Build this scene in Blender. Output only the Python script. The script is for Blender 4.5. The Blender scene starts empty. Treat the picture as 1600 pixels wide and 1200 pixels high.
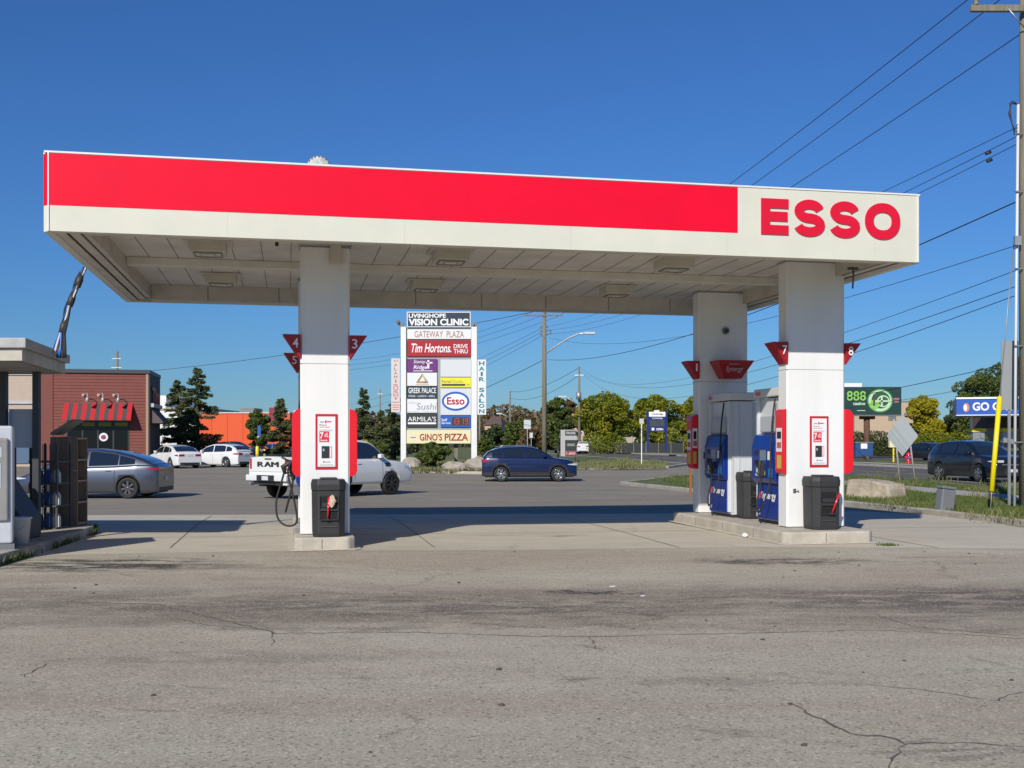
import bpy, bmesh, math, random
from math import sin, cos, pi, radians, sqrt, atan2
from mathutils import Vector, Matrix
random.seed(7)
SC = bpy.context.scene
COL = SC.collection
# ------------------------------------------------------------------ camera, sky, sun
F = 1703.0; CZ = 1.65; HY = 690.0
cam = bpy.data.cameras.new("camera"); camo = bpy.data.objects.new("camera", cam); COL.objects.link(camo)
camo.location = (0, 0, CZ); camo.rotation_euler = (pi/2, 0, 0)
cam.sensor_width = 36; cam.lens = F/1600*36; cam.shift_y = (HY-600)/1600
cam.clip_start = 0.1; cam.clip_end = 6000
SC.camera = camo
SUND = Vector((2.57, 6.77, -4.42)).normalized()        # direction the light travels
el = math.asin(-SUND.z); az = atan2(-SUND.x, -SUND.y)
w = bpy.data.worlds.new("World"); SC.world = w; w.use_nodes = True
nt = w.node_tree; bg = nt.nodes["Background"]
sky = nt.nodes.new("ShaderNodeTexSky"); sky.sky_type = 'NISHITA'; sky.sun_disc = False
sky.sun_elevation = el; sky.sun_rotation = az
sky.altitude = 0; sky.air_density = 1.3; sky.dust_density = 0.0; sky.ozone_density = 5
tint = nt.nodes.new("ShaderNodeVectorMath"); tint.operation = 'MULTIPLY'; tint.inputs[1].default_value = (.456, .835, 1.43)
nt.links.new(sky.outputs[0], tint.inputs[0]); nt.links.new(tint.outputs[0], bg.inputs[0]); bg.inputs[1].default_value = 0.062
sl = bpy.data.lights.new("sun", 'SUN'); sl.energy = 4.5; sl.angle = radians(0.53); sl.color = (1, 0.945, 0.85)
slo = bpy.data.objects.new("sun", sl); COL.objects.link(slo)
slo.rotation_euler = SUND.to_track_quat('-Z', 'Y').to_euler()
SC.view_settings.view_transform = 'Standard'; SC.view_settings.look = 'None'
SC.view_settings.exposure = 0.0; SC.view_settings.gamma = 1
# ------------------------------------------------------------------ materials
MATS = {}
def mat(name, col, rough=.6, metal=0, var=0.0, vs=3.0, bump=0, bs=60, coat=0, emit=0, spec=.5, isl=None, trans=0, streak=0):
    if name in MATS: return MATS[name]
    m = bpy.data.materials.new(name); m.use_nodes = True; MATS[name] = m
    n = m.node_tree.nodes; l = m.node_tree.links; b = n["Principled BSDF"]
    c = (*col, 1); b.inputs["Base Color"].default_value = c
    b.inputs["Roughness"].default_value = rough; b.inputs["Metallic"].default_value = metal
    b.inputs["Coat Weight"].default_value = coat; b.inputs["Coat Roughness"].default_value = .04
    b.inputs["Specular IOR Level"].default_value = spec
    if emit: b.inputs["Emission Color"].default_value = c; b.inputs["Emission Strength"].default_value = emit
    tc = n.new("ShaderNodeTexCoord")
    src = None
    if var:
        no = n.new("ShaderNodeTexNoise"); no.inputs["Scale"].default_value = vs; no.inputs["Detail"].default_value = 8; no.inputs["Roughness"].default_value = .65
        if streak:
            mp = n.new("ShaderNodeMapping"); mp.inputs["Scale"].default_value = (1, 1, streak)
            l.new(tc.outputs["Object"], mp.inputs[0]); l.new(mp.outputs[0], no.inputs["Vector"])
        else: l.new(tc.outputs["Object"], no.inputs["Vector"])
        r = n.new("ShaderNodeMapRange"); r.inputs[1].default_value = .3; r.inputs[2].default_value = .7
        r.inputs[3].default_value = 1-var; r.inputs[4].default_value = 1+var
        l.new(no.outputs["Fac"], r.inputs[0])
        mx = n.new("ShaderNodeVectorMath"); mx.operation = 'SCALE'; mx.inputs[0].default_value = col
        l.new(r.outputs[0], mx.inputs["Scale"]); src = mx.outputs[0]
    if isl:     # second colour, mixed per leaf and by clump-scale noise
        g = n.new("ShaderNodeNewGeometry"); no2 = n.new("ShaderNodeTexNoise"); no2.inputs["Scale"].default_value = isl[1]
        l.new(tc.outputs["Object"], no2.inputs["Vector"])
        a = n.new("ShaderNodeMath"); a.operation = 'MULTIPLY_ADD'; a.inputs[1].default_value = .55; a.inputs[2].default_value = isl[2]
        l.new(g.outputs["Random Per Island"], a.inputs[0])
        a2 = n.new("ShaderNodeMath"); a2.operation = 'MULTIPLY_ADD'; a2.inputs[1].default_value = 1.6; a2.use_clamp = True
        l.new(no2.outputs["Fac"], a2.inputs[0]); l.new(a.outputs[0], a2.inputs[2])
        mx = n.new("ShaderNodeMix"); mx.data_type = 'RGBA'
        l.new(a2.outputs[0], mx.inputs[0]); mx.inputs[6].default_value = c; mx.inputs[7].default_value = (*isl[0], 1)
        src = mx.outputs[2]
    if src: l.new(src, b.inputs["Base Color"])
    if trans:
        tr = n.new("ShaderNodeBsdfTranslucent"); ms = n.new("ShaderNodeMixShader"); ms.inputs[0].default_value = trans
        if src: l.new(src, tr.inputs[0])
        else: tr.inputs[0].default_value = c
        l.new(b.outputs[0], ms.inputs[1]); l.new(tr.outputs[0], ms.inputs[2])
        l.new(ms.outputs[0], n["Material Output"].inputs[0])
    if bump:
        nb = n.new("ShaderNodeTexNoise"); nb.inputs["Scale"].default_value = bs; nb.inputs["Detail"].default_value = 6
        l.new(tc.outputs["Object"], nb.inputs["Vector"])
        bm = n.new("ShaderNodeBump"); bm.inputs["Strength"].default_value = bump; bm.inputs["Distance"].default_value = .02
        l.new(nb.outputs["Fac"], bm.inputs["Height"]); l.new(bm.outputs[0], b.inputs["Normal"])
    return m
def ground_mat(name, c1, c2, stain, grain=.25, cracks=0.0, band=False, warm=None, spots=False, grs=95, vsc=120):
    """weathered paving: large tonal drift, aggregate speckle, oil stains, voronoi cracks"""
    m = bpy.data.materials.new(name); m.use_nodes = True; MATS[name] = m
    n = m.node_tree.nodes; l = m.node_tree.links; b = n["Principled BSDF"]
    tc = n.new("ShaderNodeTexCoord"); P = tc.outputs["Object"]
    def noise(s, d=6, r=.6, vec=P, dist=0):
        x = n.new("ShaderNodeTexNoise"); x.inputs["Scale"].default_value = s; x.inputs["Detail"].default_value = d
        x.inputs["Roughness"].default_value = r; x.inputs["Distortion"].default_value = dist; l.new(vec, x.inputs["Vector"]); return x.outputs["Fac"]
    def rng(v, a, bb, c=0, d=1):
        x = n.new("ShaderNodeMapRange"); x.clamp = True
        for i, q in enumerate((a, bb, c, d)): x.inputs[i+1].default_value = q
        l.new(v, x.inputs[0]); return x.outputs[0]
    def mix(f, a, bb, mode='MIX'):
        x = n.new("ShaderNodeMix"); x.data_type = 'RGBA'; x.blend_type = mode
        if isinstance(f, float): x.inputs[0].default_value = f
        else: l.new(f, x.inputs[0])
        for i, q in ((6, a), (7, bb)):
            if isinstance(q, tuple): x.inputs[i].default_value = (*q, 1)
            else: l.new(q, x.inputs[i])
        return x.outputs[2]
    def mul(a, bb):
        x = n.new("ShaderNodeMath"); x.operation = 'MULTIPLY'; l.new(a, x.inputs[0])
        if isinstance(bb, float): x.inputs[1].default_value = bb
        else: l.new(bb, x.inputs[1])
        return x.outputs[0]
    mp = n.new("ShaderNodeMapping"); mp.inputs["Scale"].default_value = (.35, 1, 1); l.new(P, mp.inputs[0])
    c = mix(rng(noise(.35, 8, .68, mp.outputs[0], .6), .40, .60), c1, c2)
    c = mix(rng(noise(2.2, 6, .7, mp.outputs[0], .4), .42, .7, 0, .28), c, tuple(.6*q for q in c1))
    if warm: c = mix(rng(noise(.9, 4), .5, .75, 0, .6), c, warm)
    if band:     # older darker asphalt strip that crosses the lot, ragged edges
        sx = n.new("ShaderNodeSeparateXYZ"); l.new(P, sx.inputs[0])
        w1 = n.new("ShaderNodeMath"); w1.operation = 'MULTIPLY_ADD'; w1.inputs[1].default_value = 2.2
        l.new(noise(.55, 5, .6), w1.inputs[0]); l.new(sx.outputs[1], w1.inputs[2])
        up = mul(rng(w1.outputs[0], 10.55, 10.75), rng(w1.outputs[0], 13.0, 14.2, 1, 0))
        c = mix(mul(mul(up, rng(noise(1.3, 7, .75, mp.outputs[0], .8), .38, .58, .15, 1)), .85), c, tuple(.55*q for q in c1))
    mp2 = n.new("ShaderNodeMapping"); mp2.inputs["Scale"].default_value = (.5, 1.3, 1); mp2.inputs["Location"].default_value = (3, 8, 0); l.new(P, mp2.inputs[0])
    c = mix(rng(noise(.8, 8, .75, mp2.outputs[0], 1.0), .60, .68, 0, stain), c, tuple(.38*q for q in c1))
    c = mix(rng(noise(7, 5, .7), .66, .72, 0, stain*.7), c, tuple(.45*q for q in c1))
    if spots:    # oil drips, a pothole and scuffed patches where they lie in the lot
        wn_ = n.new("ShaderNodeTexNoise"); wn_.inputs["Scale"].default_value = 3.0; wn_.inputs["Detail"].default_value = 7; wn_.inputs["Roughness"].default_value = .7; l.new(P, wn_.inputs["Vector"])
        wv = n.new("ShaderNodeVectorMath"); wv.operation = 'MULTIPLY_ADD'; wv.inputs[1].default_value = (1.3, 1.3, 0); l.new(wn_.outputs["Color"], wv.inputs[0]); l.new(P, wv.inputs[2])
        drip = rng(noise(3.2, 7, .75, mp.outputs[0], .5), .44, .52)
        for (sx_, sy_, rx_, ry_, st_) in ((-5.5, 14.6, 1.7, .8, .95), (-3.2, 14.3, 1.0, .3, .35), (.9, 11.95, .5, .2, 1.0), (3.8, 15.0, 1.3, .4, .85), (4.6, 11.4, 2.6, .9, .6), (-.6, 10.9, 2.6, .7, .55), (-4.4, 11.0, 2.2, .6, .3), (8.3, 13.0, 1.6, .35, .5), (1.6, 7.6, .9, .3, .28), (-2.4, 8.3, 1.6, .25, .25)):
            m1 = n.new("ShaderNodeMapping"); m1.vector_type = 'TEXTURE'; m1.inputs["Location"].default_value = (sx_+.65, sy_+.65, 0); m1.inputs["Scale"].default_value = (rx_, ry_, 1); l.new(wv.outputs[0], m1.inputs[0])
            ln = n.new("ShaderNodeVectorMath"); ln.operation = 'LENGTH'; s2 = n.new("ShaderNodeVectorMath"); s2.operation = 'MULTIPLY'; s2.inputs[1].default_value = (1, 1, 0); l.new(m1.outputs[0], s2.inputs[0]); l.new(s2.outputs[0], ln.inputs[0])
            c = mix(mul(mul(rng(ln.outputs["Value"], .55, 1.25, 1, 0), drip), float(st_)), c, (.06, .052, .044))
    g = noise(grs, 4, .85)
    v = n.new("ShaderNodeTexVoronoi"); v.inputs["Scale"].default_value = vsc; l.new(P, v.inputs["Vector"])
    sep = n.new("ShaderNodeSeparateColor"); l.new(v.outputs["Color"], sep.inputs[0])
    c = mix(rng(g, .35, .62, 1, 0), c, mix(grain, c, (0, 0, 0)))
    c = mix(rng(sep.outputs[0], .82, .95, 0, grain), c, tuple(min(.9, 1.9*q) for q in c1))
    c = mix(rng(sep.outputs[1], .88, .97, 0, grain*1.6), c, (.06, .055, .05))
    if cracks:
        dn = n.new("ShaderNodeTexNoise"); dn.inputs["Scale"].default_value = 1.6; dn.inputs["Detail"].default_value = 8; dn.inputs["Roughness"].default_value = .7; l.new(P, dn.inputs["Vector"])
        vm = n.new("ShaderNodeVectorMath"); vm.operation = 'MULTIPLY_ADD'; vm.inputs[1].default_value = (.9, .9, 0)
        l.new(dn.outputs["Color"], vm.inputs[0]); l.new(P, vm.inputs[2])
        for sc_, wd, lo, hi in ((.34, .011, .50, .60), (1.5, .016, .57, .66)):
            ve = n.new("ShaderNodeTexVoronoi"); ve.feature = 'DISTANCE_TO_EDGE'; ve.inputs["Scale"].default_value = sc_; l.new(vm.outputs[0], ve.inputs["Vector"])
            k = mul(rng(ve.outputs["Distance"], wd*.2, wd, .7, 0), rng(noise(.28 if sc_ < 1 else .5, 3), lo, hi, 0, cracks))
            c = mix(k, c, (.035, .032, .03))
    l.new(c, b.inputs["Base Color"]); b.inputs["Roughness"].default_value = .9; b.inputs["Specular IOR Level"].default_value = .25
    bm = n.new("ShaderNodeBump"); bm.inputs["Strength"].default_value = .55; bm.inputs["Distance"].default_value = .012
    l.new(g, bm.inputs["Height"]); l.new(bm.outputs[0], b.inputs["Normal"])
    return m
WHITE = mat("white_panel", (.78, .78, .765), .38, var=.06, vs=2.5, coat=.1, streak=.12)
CREAM = mat("cream_fascia", (.66, .65, .55), .45, var=.05, vs=1.1, spec=.3)
RED = mat("red_fascia", (.82, .004, .032), .5, var=.05, vs=.9, spec=.15)
LRED = mat("letter_red", (.70, .006, .03), .35)
REDP = mat("red_plastic", (.72, .01, .02), .28, coat=.3)
DRED = mat("sign_red", (.38, .008, .018), .4)
SOF = mat("soffit_panel", (.66, .62, .55), .6, var=.17, vs=1.3)
SOFD = mat("soffit_edge", (.56, .52, .45), .6, var=.15, vs=2)
GRIME = mat("grime_line", (.10, .09, .075), .8)
FIX = mat("light_housing", (.56, .53, .45), .5, var=.1)
LENS = mat("light_lens", (.62, .6, .52), .2)
BLK = mat("black_plastic", (.03, .03, .031), .5, var=.15, bump=.2, bs=150)
BLK2 = mat("black_gloss", (.01, .01, .011), .15)
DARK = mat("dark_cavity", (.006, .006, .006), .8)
RUB = mat("rubber", (.02, .02, .02), .75)
GLASS = mat("car_glass", (.012, .016, .018), .04, coat=1, spec=.8)
CONC = mat("concrete", (.44, .40, .33), .85, var=.22, vs=2.4, bump=.4, bs=25)
CONCD = mat("old_kerb_concrete", (.36, .33, .27), .9, var=.3, vs=2, bump=.5, bs=20)
GALV = mat("galvanised", (.42, .43, .44), .45, .6, var=.12)
WMET = mat("white_metal", (.75, .75, .73), .4, var=.05)
BLUE = mat("pump_blue", (.004, .028, .23), .3, coat=.2)
LBLUE = mat("light_blue", (.02, .22, .62), .35)
WOODP = mat("pole_wood", (.20, .18, .13), .9, var=.35, vs=9, bump=.5, bs=30, streak=.06)
WOODB = mat("grey_plank", (.27, .205, .155), .85, var=.35, vs=7, bump=.4, streak=.08)
YEL = mat("yellow_plastic", (.85, .68, .01), .4)
SILV = mat("silver_trim", (.55, .56, .57), .25, .9)
GREYM = mat("grey_box", (.17, .18, .19), .5, var=.1)
PAPER = mat("poster_paper", (.78, .78, .79), .5)
TXTW = mat("lettering_white", (.82, .82, .82), .5)
TXTK = mat("lettering_black", (.02, .02, .02), .5)
WIRE = mat("wire_black", (.03, .03, .034), .6)
ASPH = ground_mat("asphalt_old", (.265, .232, .182), (.325, .288, .228), .5, .2, .6)
ASPF = ground_mat("asphalt_weathered", (.475, .402, .305), (.565, .52, .395), .8, .33, .5, band=True, spots=True, grs=52, vsc=62)
ASPR = ground_mat("asphalt_road", (.12, .115, .11), (.15, .145, .14), .25, .2, .3)
SLAB = ground_mat("concrete_slab", (.55, .49, .385), (.63, .57, .45), .6, .14, .35, warm=(.64, .55, .42))
GRASSG = mat("verge_soil", (.10, .115, .035), .95, var=.5, vs=1.1, bump=.6, bs=12)
GRASSF = mat("far_grass", (.12, .13, .04), .95, var=.45, vs=.35, bump=.5, bs=5)
WALK = ground_mat("pavement", (.42, .39, .34), (.48, .45, .40), .2, .12)
PAINTW = mat("road_white", (.65, .65, .62), .7, var=.15, vs=6)
PAINTY = mat("road_yellow", (.55, .38, .04), .7, var=.2, vs=6)
# ------------------------------------------------------------------ helpers
def tag(o, label=None, cat=None, group=None, kind=None):
    if label: o["label"] = label
    if cat: o["category"] = cat
    if group: o["group"] = group
    if kind: o["kind"] = kind
    return o
def empty(name, loc=(0, 0, 0), rz=0, label=None, cat=None, group=None):
    o = bpy.data.objects.new(name, None); COL.objects.link(o); o.location = loc; o.rotation_euler = (0, 0, rz)
    o.empty_display_size = .2
    return tag(o, label, cat, group)
class MB:
    def __init__(s): s.v = []; s.f = []; s.m = []; s.s = []; s.M = None
    def add(s, vs, fs, m=0, smooth=False):
        k = len(s.v)
        s.v += [(s.M @ Vector(p)) if s.M else Vector(p) for p in vs]
        for f in fs: s.f.append([i+k for i in f]); s.m.append(m); s.s.append(smooth)
        return s
    def box(s, x0, x1, y0, y1, z0, z1, m=0):
        return s.add([(x0,y0,z0),(x1,y0,z0),(x1,y1,z0),(x0,y1,z0),(x0,y0,z1),(x1,y0,z1),(x1,y1,z1),(x0,y1,z1)],
            [(0,3,2,1),(4,5,6,7),(0,1,5,4),(1,2,6,5),(2,3,7,6),(3,0,4,7)], m)
    def prism(s, pts, a0, a1, ax='y', m=0, smooth=False):
        n = len(pts)
        def P(p, a): return {'y': (p[0], a, p[1]), 'x': (a, p[0], p[1]), 'z': (p[0], p[1], a)}[ax]
        vs = [P(p, a0) for p in pts]+[P(p, a1) for p in pts]
        s.add(vs, [list(range(n)), [2*n-1-i for i in range(n)]], m)
        k = len(s.v)-2*n
        for i in range(n):
            s.f.append([k+i, k+(i+1) % n, k+n+(i+1) % n, k+n+i]); s.m.append(m); s.s.append(smooth)
        return s
    def cyl(s, p0, p1, r0, r1=None, n=10, m=0, cap=True):
        return s.tube([p0, p1], [r0, r0 if r1 is None else r1], n, m, cap)
    def tube(s, pts, r, n=6, m=0, cap=True):
        pts = [Vector(p) for p in pts]; N = len(pts)
        if not isinstance(r, (list, tuple)): r = [r]*N
        vs = []; up = None
        for i, p in enumerate(pts):
            t = (pts[min(i+1, N-1)]-pts[max(i-1, 0)])
            t = t.normalized() if t.length > 1e-9 else Vector((0, 0, 1))
            if up is None: up = Vector((0, 0, 1)) if abs(t.z) < .9 else Vector((1, 0, 0))
            a = t.cross(up).normalized(); bb = a.cross(t).normalized(); up = bb
            for k in range(n):
                q = 2*pi*k/n; vs.append(p+(a*cos(q)+bb*sin(q))*r[i])
        fs = []
        for i in range(N-1):
            for k in range(n): fs.append((i*n+k, i*n+(k+1) % n, (i+1)*n+(k+1) % n, (i+1)*n+k))
        s.add(vs, fs, m, True)
        if cap and n > 2: s.add([v for v in vs[:n]], [list(range(n))[::-1]], m); s.add(vs[-n:], [list(range(n))], m)
        return s
    def lathe(s, prof, c=(0, 0, 0), ax='z', n=16, m=0, smooth=True):
        vs = []; fs = []; k = len(prof)
        for i in range(n):
            q = 2*pi*i/n
            for r, h in prof:
                p = {'z': (r*cos(q), r*sin(q), h), 'y': (r*cos(q), h, r*sin(q)), 'x': (h, r*cos(q), r*sin(q))}[ax]
                vs.append((p[0]+c[0], p[1]+c[1], p[2]+c[2]))
        for i in range(n):
            j = (i+1) % n
            for t in range(k-1): fs.append((i*k+t, j*k+t, j*k+t+1, i*k+t+1))
        return s.add(vs, fs, m, smooth)
    def loft(s, rows, m=0, smooth=True, mf=None):
        n = len(rows[0]); vs = [p for r in rows for p in r]; base = len(s.v)
        s.add(vs, [], m)
        for i in range(len(rows)-1):
            for k in range(n-1):
                f = [base+i*n+k, base+i*n+k+1, base+(i+1)*n+k+1, base+(i+1)*n+k]
                mm = m
                if mf: mm = mf(sum((s.v[q] for q in f), Vector())/4)
                s.f.append(f); s.m.append(mm); s.s.append(smooth)
        return s
    def blob(s, c, r, nu=10, nv=7, jit=.12, m=0, seed=0, smooth=False):
        rr = random.Random(seed); vs = []; fs = []
        for j in range(nv+1):
            th = pi*j/nv
            for i in range(nu):
                ph = 2*pi*i/nu; q = 1+rr.uniform(-jit, jit)
                vs.append((c[0]+r[0]*sin(th)*cos(ph)*q, c[1]+r[1]*sin(th)*sin(ph)*q, c[2]+r[2]*cos(th)*q))
        for j in range(nv):
            for i in range(nu): fs.append((j*nu+i, j*nu+(i+1) % nu, (j+1)*nu+(i+1) % nu, (j+1)*nu+i))
        return s.add(vs, fs, m, smooth)
    def build(s, name, mats, parent=None, bevel=0, loc=None, rz=None, recalc=True, seg=2):
        me = bpy.data.meshes.new(name); me.from_pydata([tuple(v) for v in s.v], [], s.f)
        if not isinstance(mats, (list, tuple)): mats = [mats]
        for m in mats: me.materials.append(m)
        me.polygons.foreach_set("material_index", s.m); me.polygons.foreach_set("use_smooth", s.s)
        if recalc and len(s.f) < 20000:
            bm = bmesh.new(); bm.from_mesh(me); bmesh.ops.remove_doubles(bm, verts=bm.verts, dist=1e-5)
            bmesh.ops.recalc_face_normals(bm, faces=bm.faces); bm.to_mesh(me); bm.free()
        me.update()
        o = bpy.data.objects.new(name, me); COL.objects.link(o)
        if parent: o.parent = parent
        if loc is not None: o.location = loc
        if rz is not None: o.rotation_euler = (0, 0, rz)
        if bevel:
            b = o.modifiers.new("bevel", 'BEVEL'); b.width = bevel; b.segments = seg; b.limit_method = 'ANGLE'; b.angle_limit = radians(35)
        return o
def copy_thing(root, loc=None, rz=None, label=None):
    def rec(o, par):
        c = o.copy(); COL.objects.link(c)
        if par: c.parent = par
        for ch in kids.get(o.name, []): rec(ch, c)
        return c
    kids = {}
    for o in bpy.data.objects:
        if o.parent: kids.setdefault(o.parent.name, []).append(o)
    r = rec(root, None)
    if loc is not None: r.location = loc
    if rz is not None: r.rotation_euler = (0, 0, rz)
    if label: r["label"] = label
    return r
_tc = {}
def text_geo(s, bold):
    k = (s, bold)
    if k in _tc: return _tc[k]
    cu = bpy.data.curves.new("t", 'FONT'); cu.body = s; cu.size = 1; cu.offset = bold; cu.resolution_u = 4; cu.fill_mode = 'FRONT'
    ob = bpy.data.objects.new("t", cu); COL.objects.link(ob)
    dg = bpy.context.evaluated_depsgraph_get(); me = bpy.data.meshes.new_from_object(ob.evaluated_get(dg))
    vs = [v.co.copy() for v in me.vertices]; fs = [list(p.vertices) for p in me.polygons]
    bpy.data.objects.remove(ob); bpy.data.curves.remove(cu); bpy.data.meshes.remove(me)
    x0 = min(v.x for v in vs); x1 = max(v.x for v in vs); y0 = min(v.y for v in vs); y1 = max(v.y for v in vs)
    vs = [((v.x-x0)/(x1-x0), (v.y-y0)/(y1-y0)) for v in vs]
    _tc[k] = (vs, fs); return _tc[k]
def put_text(mb, s, O, R, U, wd, ht, m=0, bold=0.0, slant=0, lift=.004):
    """lettering fitted to a wd x ht box whose lower left corner is O; R right, U up"""
    O, R, U = Vector(O), Vector(R).normalized(), Vector(U).normalized(); N = R.cross(U)
    vs, fs = text_geo(s, bold)
    if s in ("1", "I"): O = O+R*wd*.3; wd = wd*.4
    mb.add([O+R*(x*wd+slant*y*ht)+U*(y*ht)+N*lift for x, y in vs], fs, m)
def quad(mb, O, R, U, wd, ht, m=0, lift=.002):
    O, R, U = Vector(O), Vector(R).normalized(), Vector(U).normalized(); N = R.cross(U)*lift
    mb.add([O+N, O+R*wd+N, O+R*wd+U*ht+N, O+U*ht+N], [(0, 1, 2, 3)], m)
def S01(a, b, x):
    t = max(0, min(1, (x-a)/(b-a))); return t*t*(3-2*t)
def g(X, Y): return -.22*S01(20, 33, Y)*(1-S01(46, 66, Y))*(1-S01(4, 14, X))
def gp(px, py, up=0.0):
    z = 0
    for _ in range(12):
        Y = (CZ-z-up)*F/(py-HY); X = (px-800)/F*Y; z = g(X, Y)
    return Vector((X, Y, z+up))
def pw(px, Y, py): return Vector(((px-800)/F*Y, Y, CZ+(HY-py)/F*Y))
RD = Vector((-.1051, .9945)); RE = Vector((.9945, .1051))
def rf(s, t): p = RD*s+RE*t; return (p.x, p.y)           # road frame: s along, t across
XS = [float(x) for x in range(-34, 17)]; YS = [float(y) for y in range(18, 69)]
def sheet(name, poly, up, m, label=None, cat=None, kind='structure'):
    bm = bmesh.new(); bm.faces.new([bm.verts.new((p[0], p[1], 0)) for p in poly])
    xs = [p[0] for p in poly]; ys = [p[1] for p in poly]
    for X in XS:
        if min(xs) < X < max(xs): bmesh.ops.bisect_plane(bm, geom=bm.verts[:]+bm.edges[:]+bm.faces[:], plane_co=(X, 0, 0), plane_no=(1, 0, 0))
    for Y in YS:
        if min(ys) < Y < max(ys): bmesh.ops.bisect_plane(bm, geom=bm.verts[:]+bm.edges[:]+bm.faces[:], plane_co=(0, Y, 0), plane_no=(0, 1, 0))
    for v in bm.verts: v.co.z = g(v.co.x, v.co.y)+up
    bmesh.ops.recalc_face_normals(bm, faces=bm.faces)
    for f in bm.faces:
        if f.normal.z < 0: f.normal_flip()
    bmesh.ops.triangulate(bm, faces=[f for f in bm.faces if len(f.verts) > 4])
    me = bpy.data.meshes.new(name); bm.to_mesh(me); bm.free(); me.materials.append(m)
    o = bpy.data.objects.new(name, me); COL.objects.link(o); return tag(o, label, cat, kind=kind)
def kerb(name, pts, h=.14, wd=.16, m=None):
    """kerb along a polyline of (x,y)"""
    P = []
    for a, b in zip(pts[:-1], pts[1:]):
        a = Vector(a[:2]); b = Vector(b[:2]); n = max(1, int((b-a).length/1.0)) if max(a.y, b.y) < 90 else max(1, int((b-a).length/8))
        P += [a.lerp(b, i/n) for i in range(n)]
    P.append(Vector(pts[-1][:2])); rows = []
    for i, p in enumerate(P):
        t = (P[min(i+1, len(P)-1)]-P[max(i-1, 0)]).normalized(); nn = Vector((-t.y, t.x))
        z = g(p.x, p.y); j = random.uniform(-.008, .008)
        rows.append([(*(p-nn*wd/2), z-.1), (*(p-nn*(wd/2-.0)), z+h-.03+j), (*(p-nn*(wd/2-.03)), z+h+j), (*(p+nn*(wd/2-.02)), z+h+j), (*(p+nn*wd/2), z+h-.02), (*(p+nn*wd/2), z-.1)])
    return tag(MB().loft(rows, smooth=False).build(name, m or CONCD), kind='structure')
# ------------------------------------------------------------------ ground
gx = [-1500, -400, -150, -60]+XS+[25, 60, 150, 400, 1500]; gy = [-60, -20, 0, 9]+YS+[90, 130, 200, 400, 900, 3000]
mb = MB(); mb.loft([[(x, y, g(x, y)-.03) for x in gx] for y in gy], smooth=True)
tag(mb.build("ground", GRASSF, recalc=False), kind='structure')
b0 = gp(972, 757); b1 = gp(1083, 769); b2 = gp(1330, 791); b3 = gp(1600, 822)
R3 = rf(-8, 11.9)
K1 = [(b0.x, b0.y), (b1.x, b1.y), (b2.x, b2.y), (b3.x, b3.y), R3]
c0 = gp(582, 737); c1 = gp(760, 741); c2 = gp(905, 734); c3 = gp(1043, 731.5)
lot = [(-90, -20), rf(-20, 20.3), rf(46, 20.3), rf(90, 20.3), rf(95, 15), (-28, 110), (-90, 110)]
sheet("parking_lot", lot, 0.0, ASPH)
sheet("parking_lot", [(-90, -20), rf(-20, 12), (11, 17.5), (11, 21), (-6, 21), (-24, 21), (-90, 21)], .002, ASPF)
ap = [(-13.5, 15.6), tuple(gp(60, 869)[:2]), tuple(gp(250, 864)[:2]), tuple(gp(460, 861)[:2]), tuple(gp(800, 860)[:2]), tuple(gp(1200, 855)[:2]), tuple(gp(1420, 856)[:2]), (8.6, 16.6), (9.4, 16.5), (10.0, 24.0), (8.5, 27.0), (-6, 26.0), (-18, 25.2)]
sheet("concrete_apron", ap, .004, SLAB)
mb = MB()
def slab_line(a, b, wd=.02):
    a = Vector(a); b = Vector(b); n = max(1, int((b-a).length)); t = (b-a).normalized(); nn = Vector((-t.y, t.x))*wd/2
    mb.loft([[(*(p-nn), g(p.x, p.y)+.009), (*(p+nn), g(p.x, p.y)+.009)] for p in [a.lerp(b, i/n) for i in range(n+1)]], smooth=False)
for y_ in (19.6, 22.9): slab_line((-9.5, y_-1.4), (9.3, y_+1.5))
for x_ in (-5.3, -1.2, 2.6, 6.6): slab_line((x_, 16.9), (x_-1.7, 25.4))
tag(mb.build("slab_joint", mat("joint_fill", (.20, .175, .14), .9), recalc=False), kind='structure')
road_l = [rf(-60, 20.3), rf(-60, 31.6), rf(700, 31.6), rf(700, 20.3)]
sheet("road", road_l, .004, ASPR)
mb = MB()
def rline(s0, s1, t, wd, m):
    p = [rf(s0, t-wd/2), rf(s0, t+wd/2), rf(s1, t+wd/2), rf(s1, t-wd/2)]
    mb.add([(q[0], q[1], .012) for q in p], [(0, 1, 2, 3)], m)
for s_ in range(-40, 300, 9): rline(s_, s_+3, 23.2, .14, 0); rline(s_, s_+3, 28.7, .14, 0)
rline(-50, 400, 25.85, .12, 1); rline(-50, 400, 26.1, .12, 1)
tag(mb.build("lane_marking", [PAINTW, PAINTY], recalc=False), kind='structure')
V1 = [(b0.x, b0.y), (b1.x, b1.y), (b2.x, b2.y), (b3.x, b3.y), R3, rf(-8, 20.0), rf(45, 20.0), tuple(gp(1075, 745)[:2])]
sheet("grass_verge", V1, .115, GRASSG)
kerb("kerb", K1); kerb("kerb", [(b0.x, b0.y), tuple(gp(1075, 745)[:2]), rf(45, 20.1), rf(-8, 20.1)])
V2 = [(c0.x, c0.y), (c1.x, c1.y), (c2.x, c2.y), (c3.x, c3.y), rf(74, 20.0), rf(170, 20.0), (-80, 170), (-80, 96), (-24, 93), (-18, 90)]
sheet("grass_verge", V2, .118, GRASSF)
kerb("kerb", [(-80, 96), (-24, 93), (-18, 90), (c0.x, c0.y), (c1.x, c1.y), (c2.x, c2.y), (c3.x, c3.y), rf(74, 20.1), rf(170, 20.1)], m=CONC)
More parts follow.
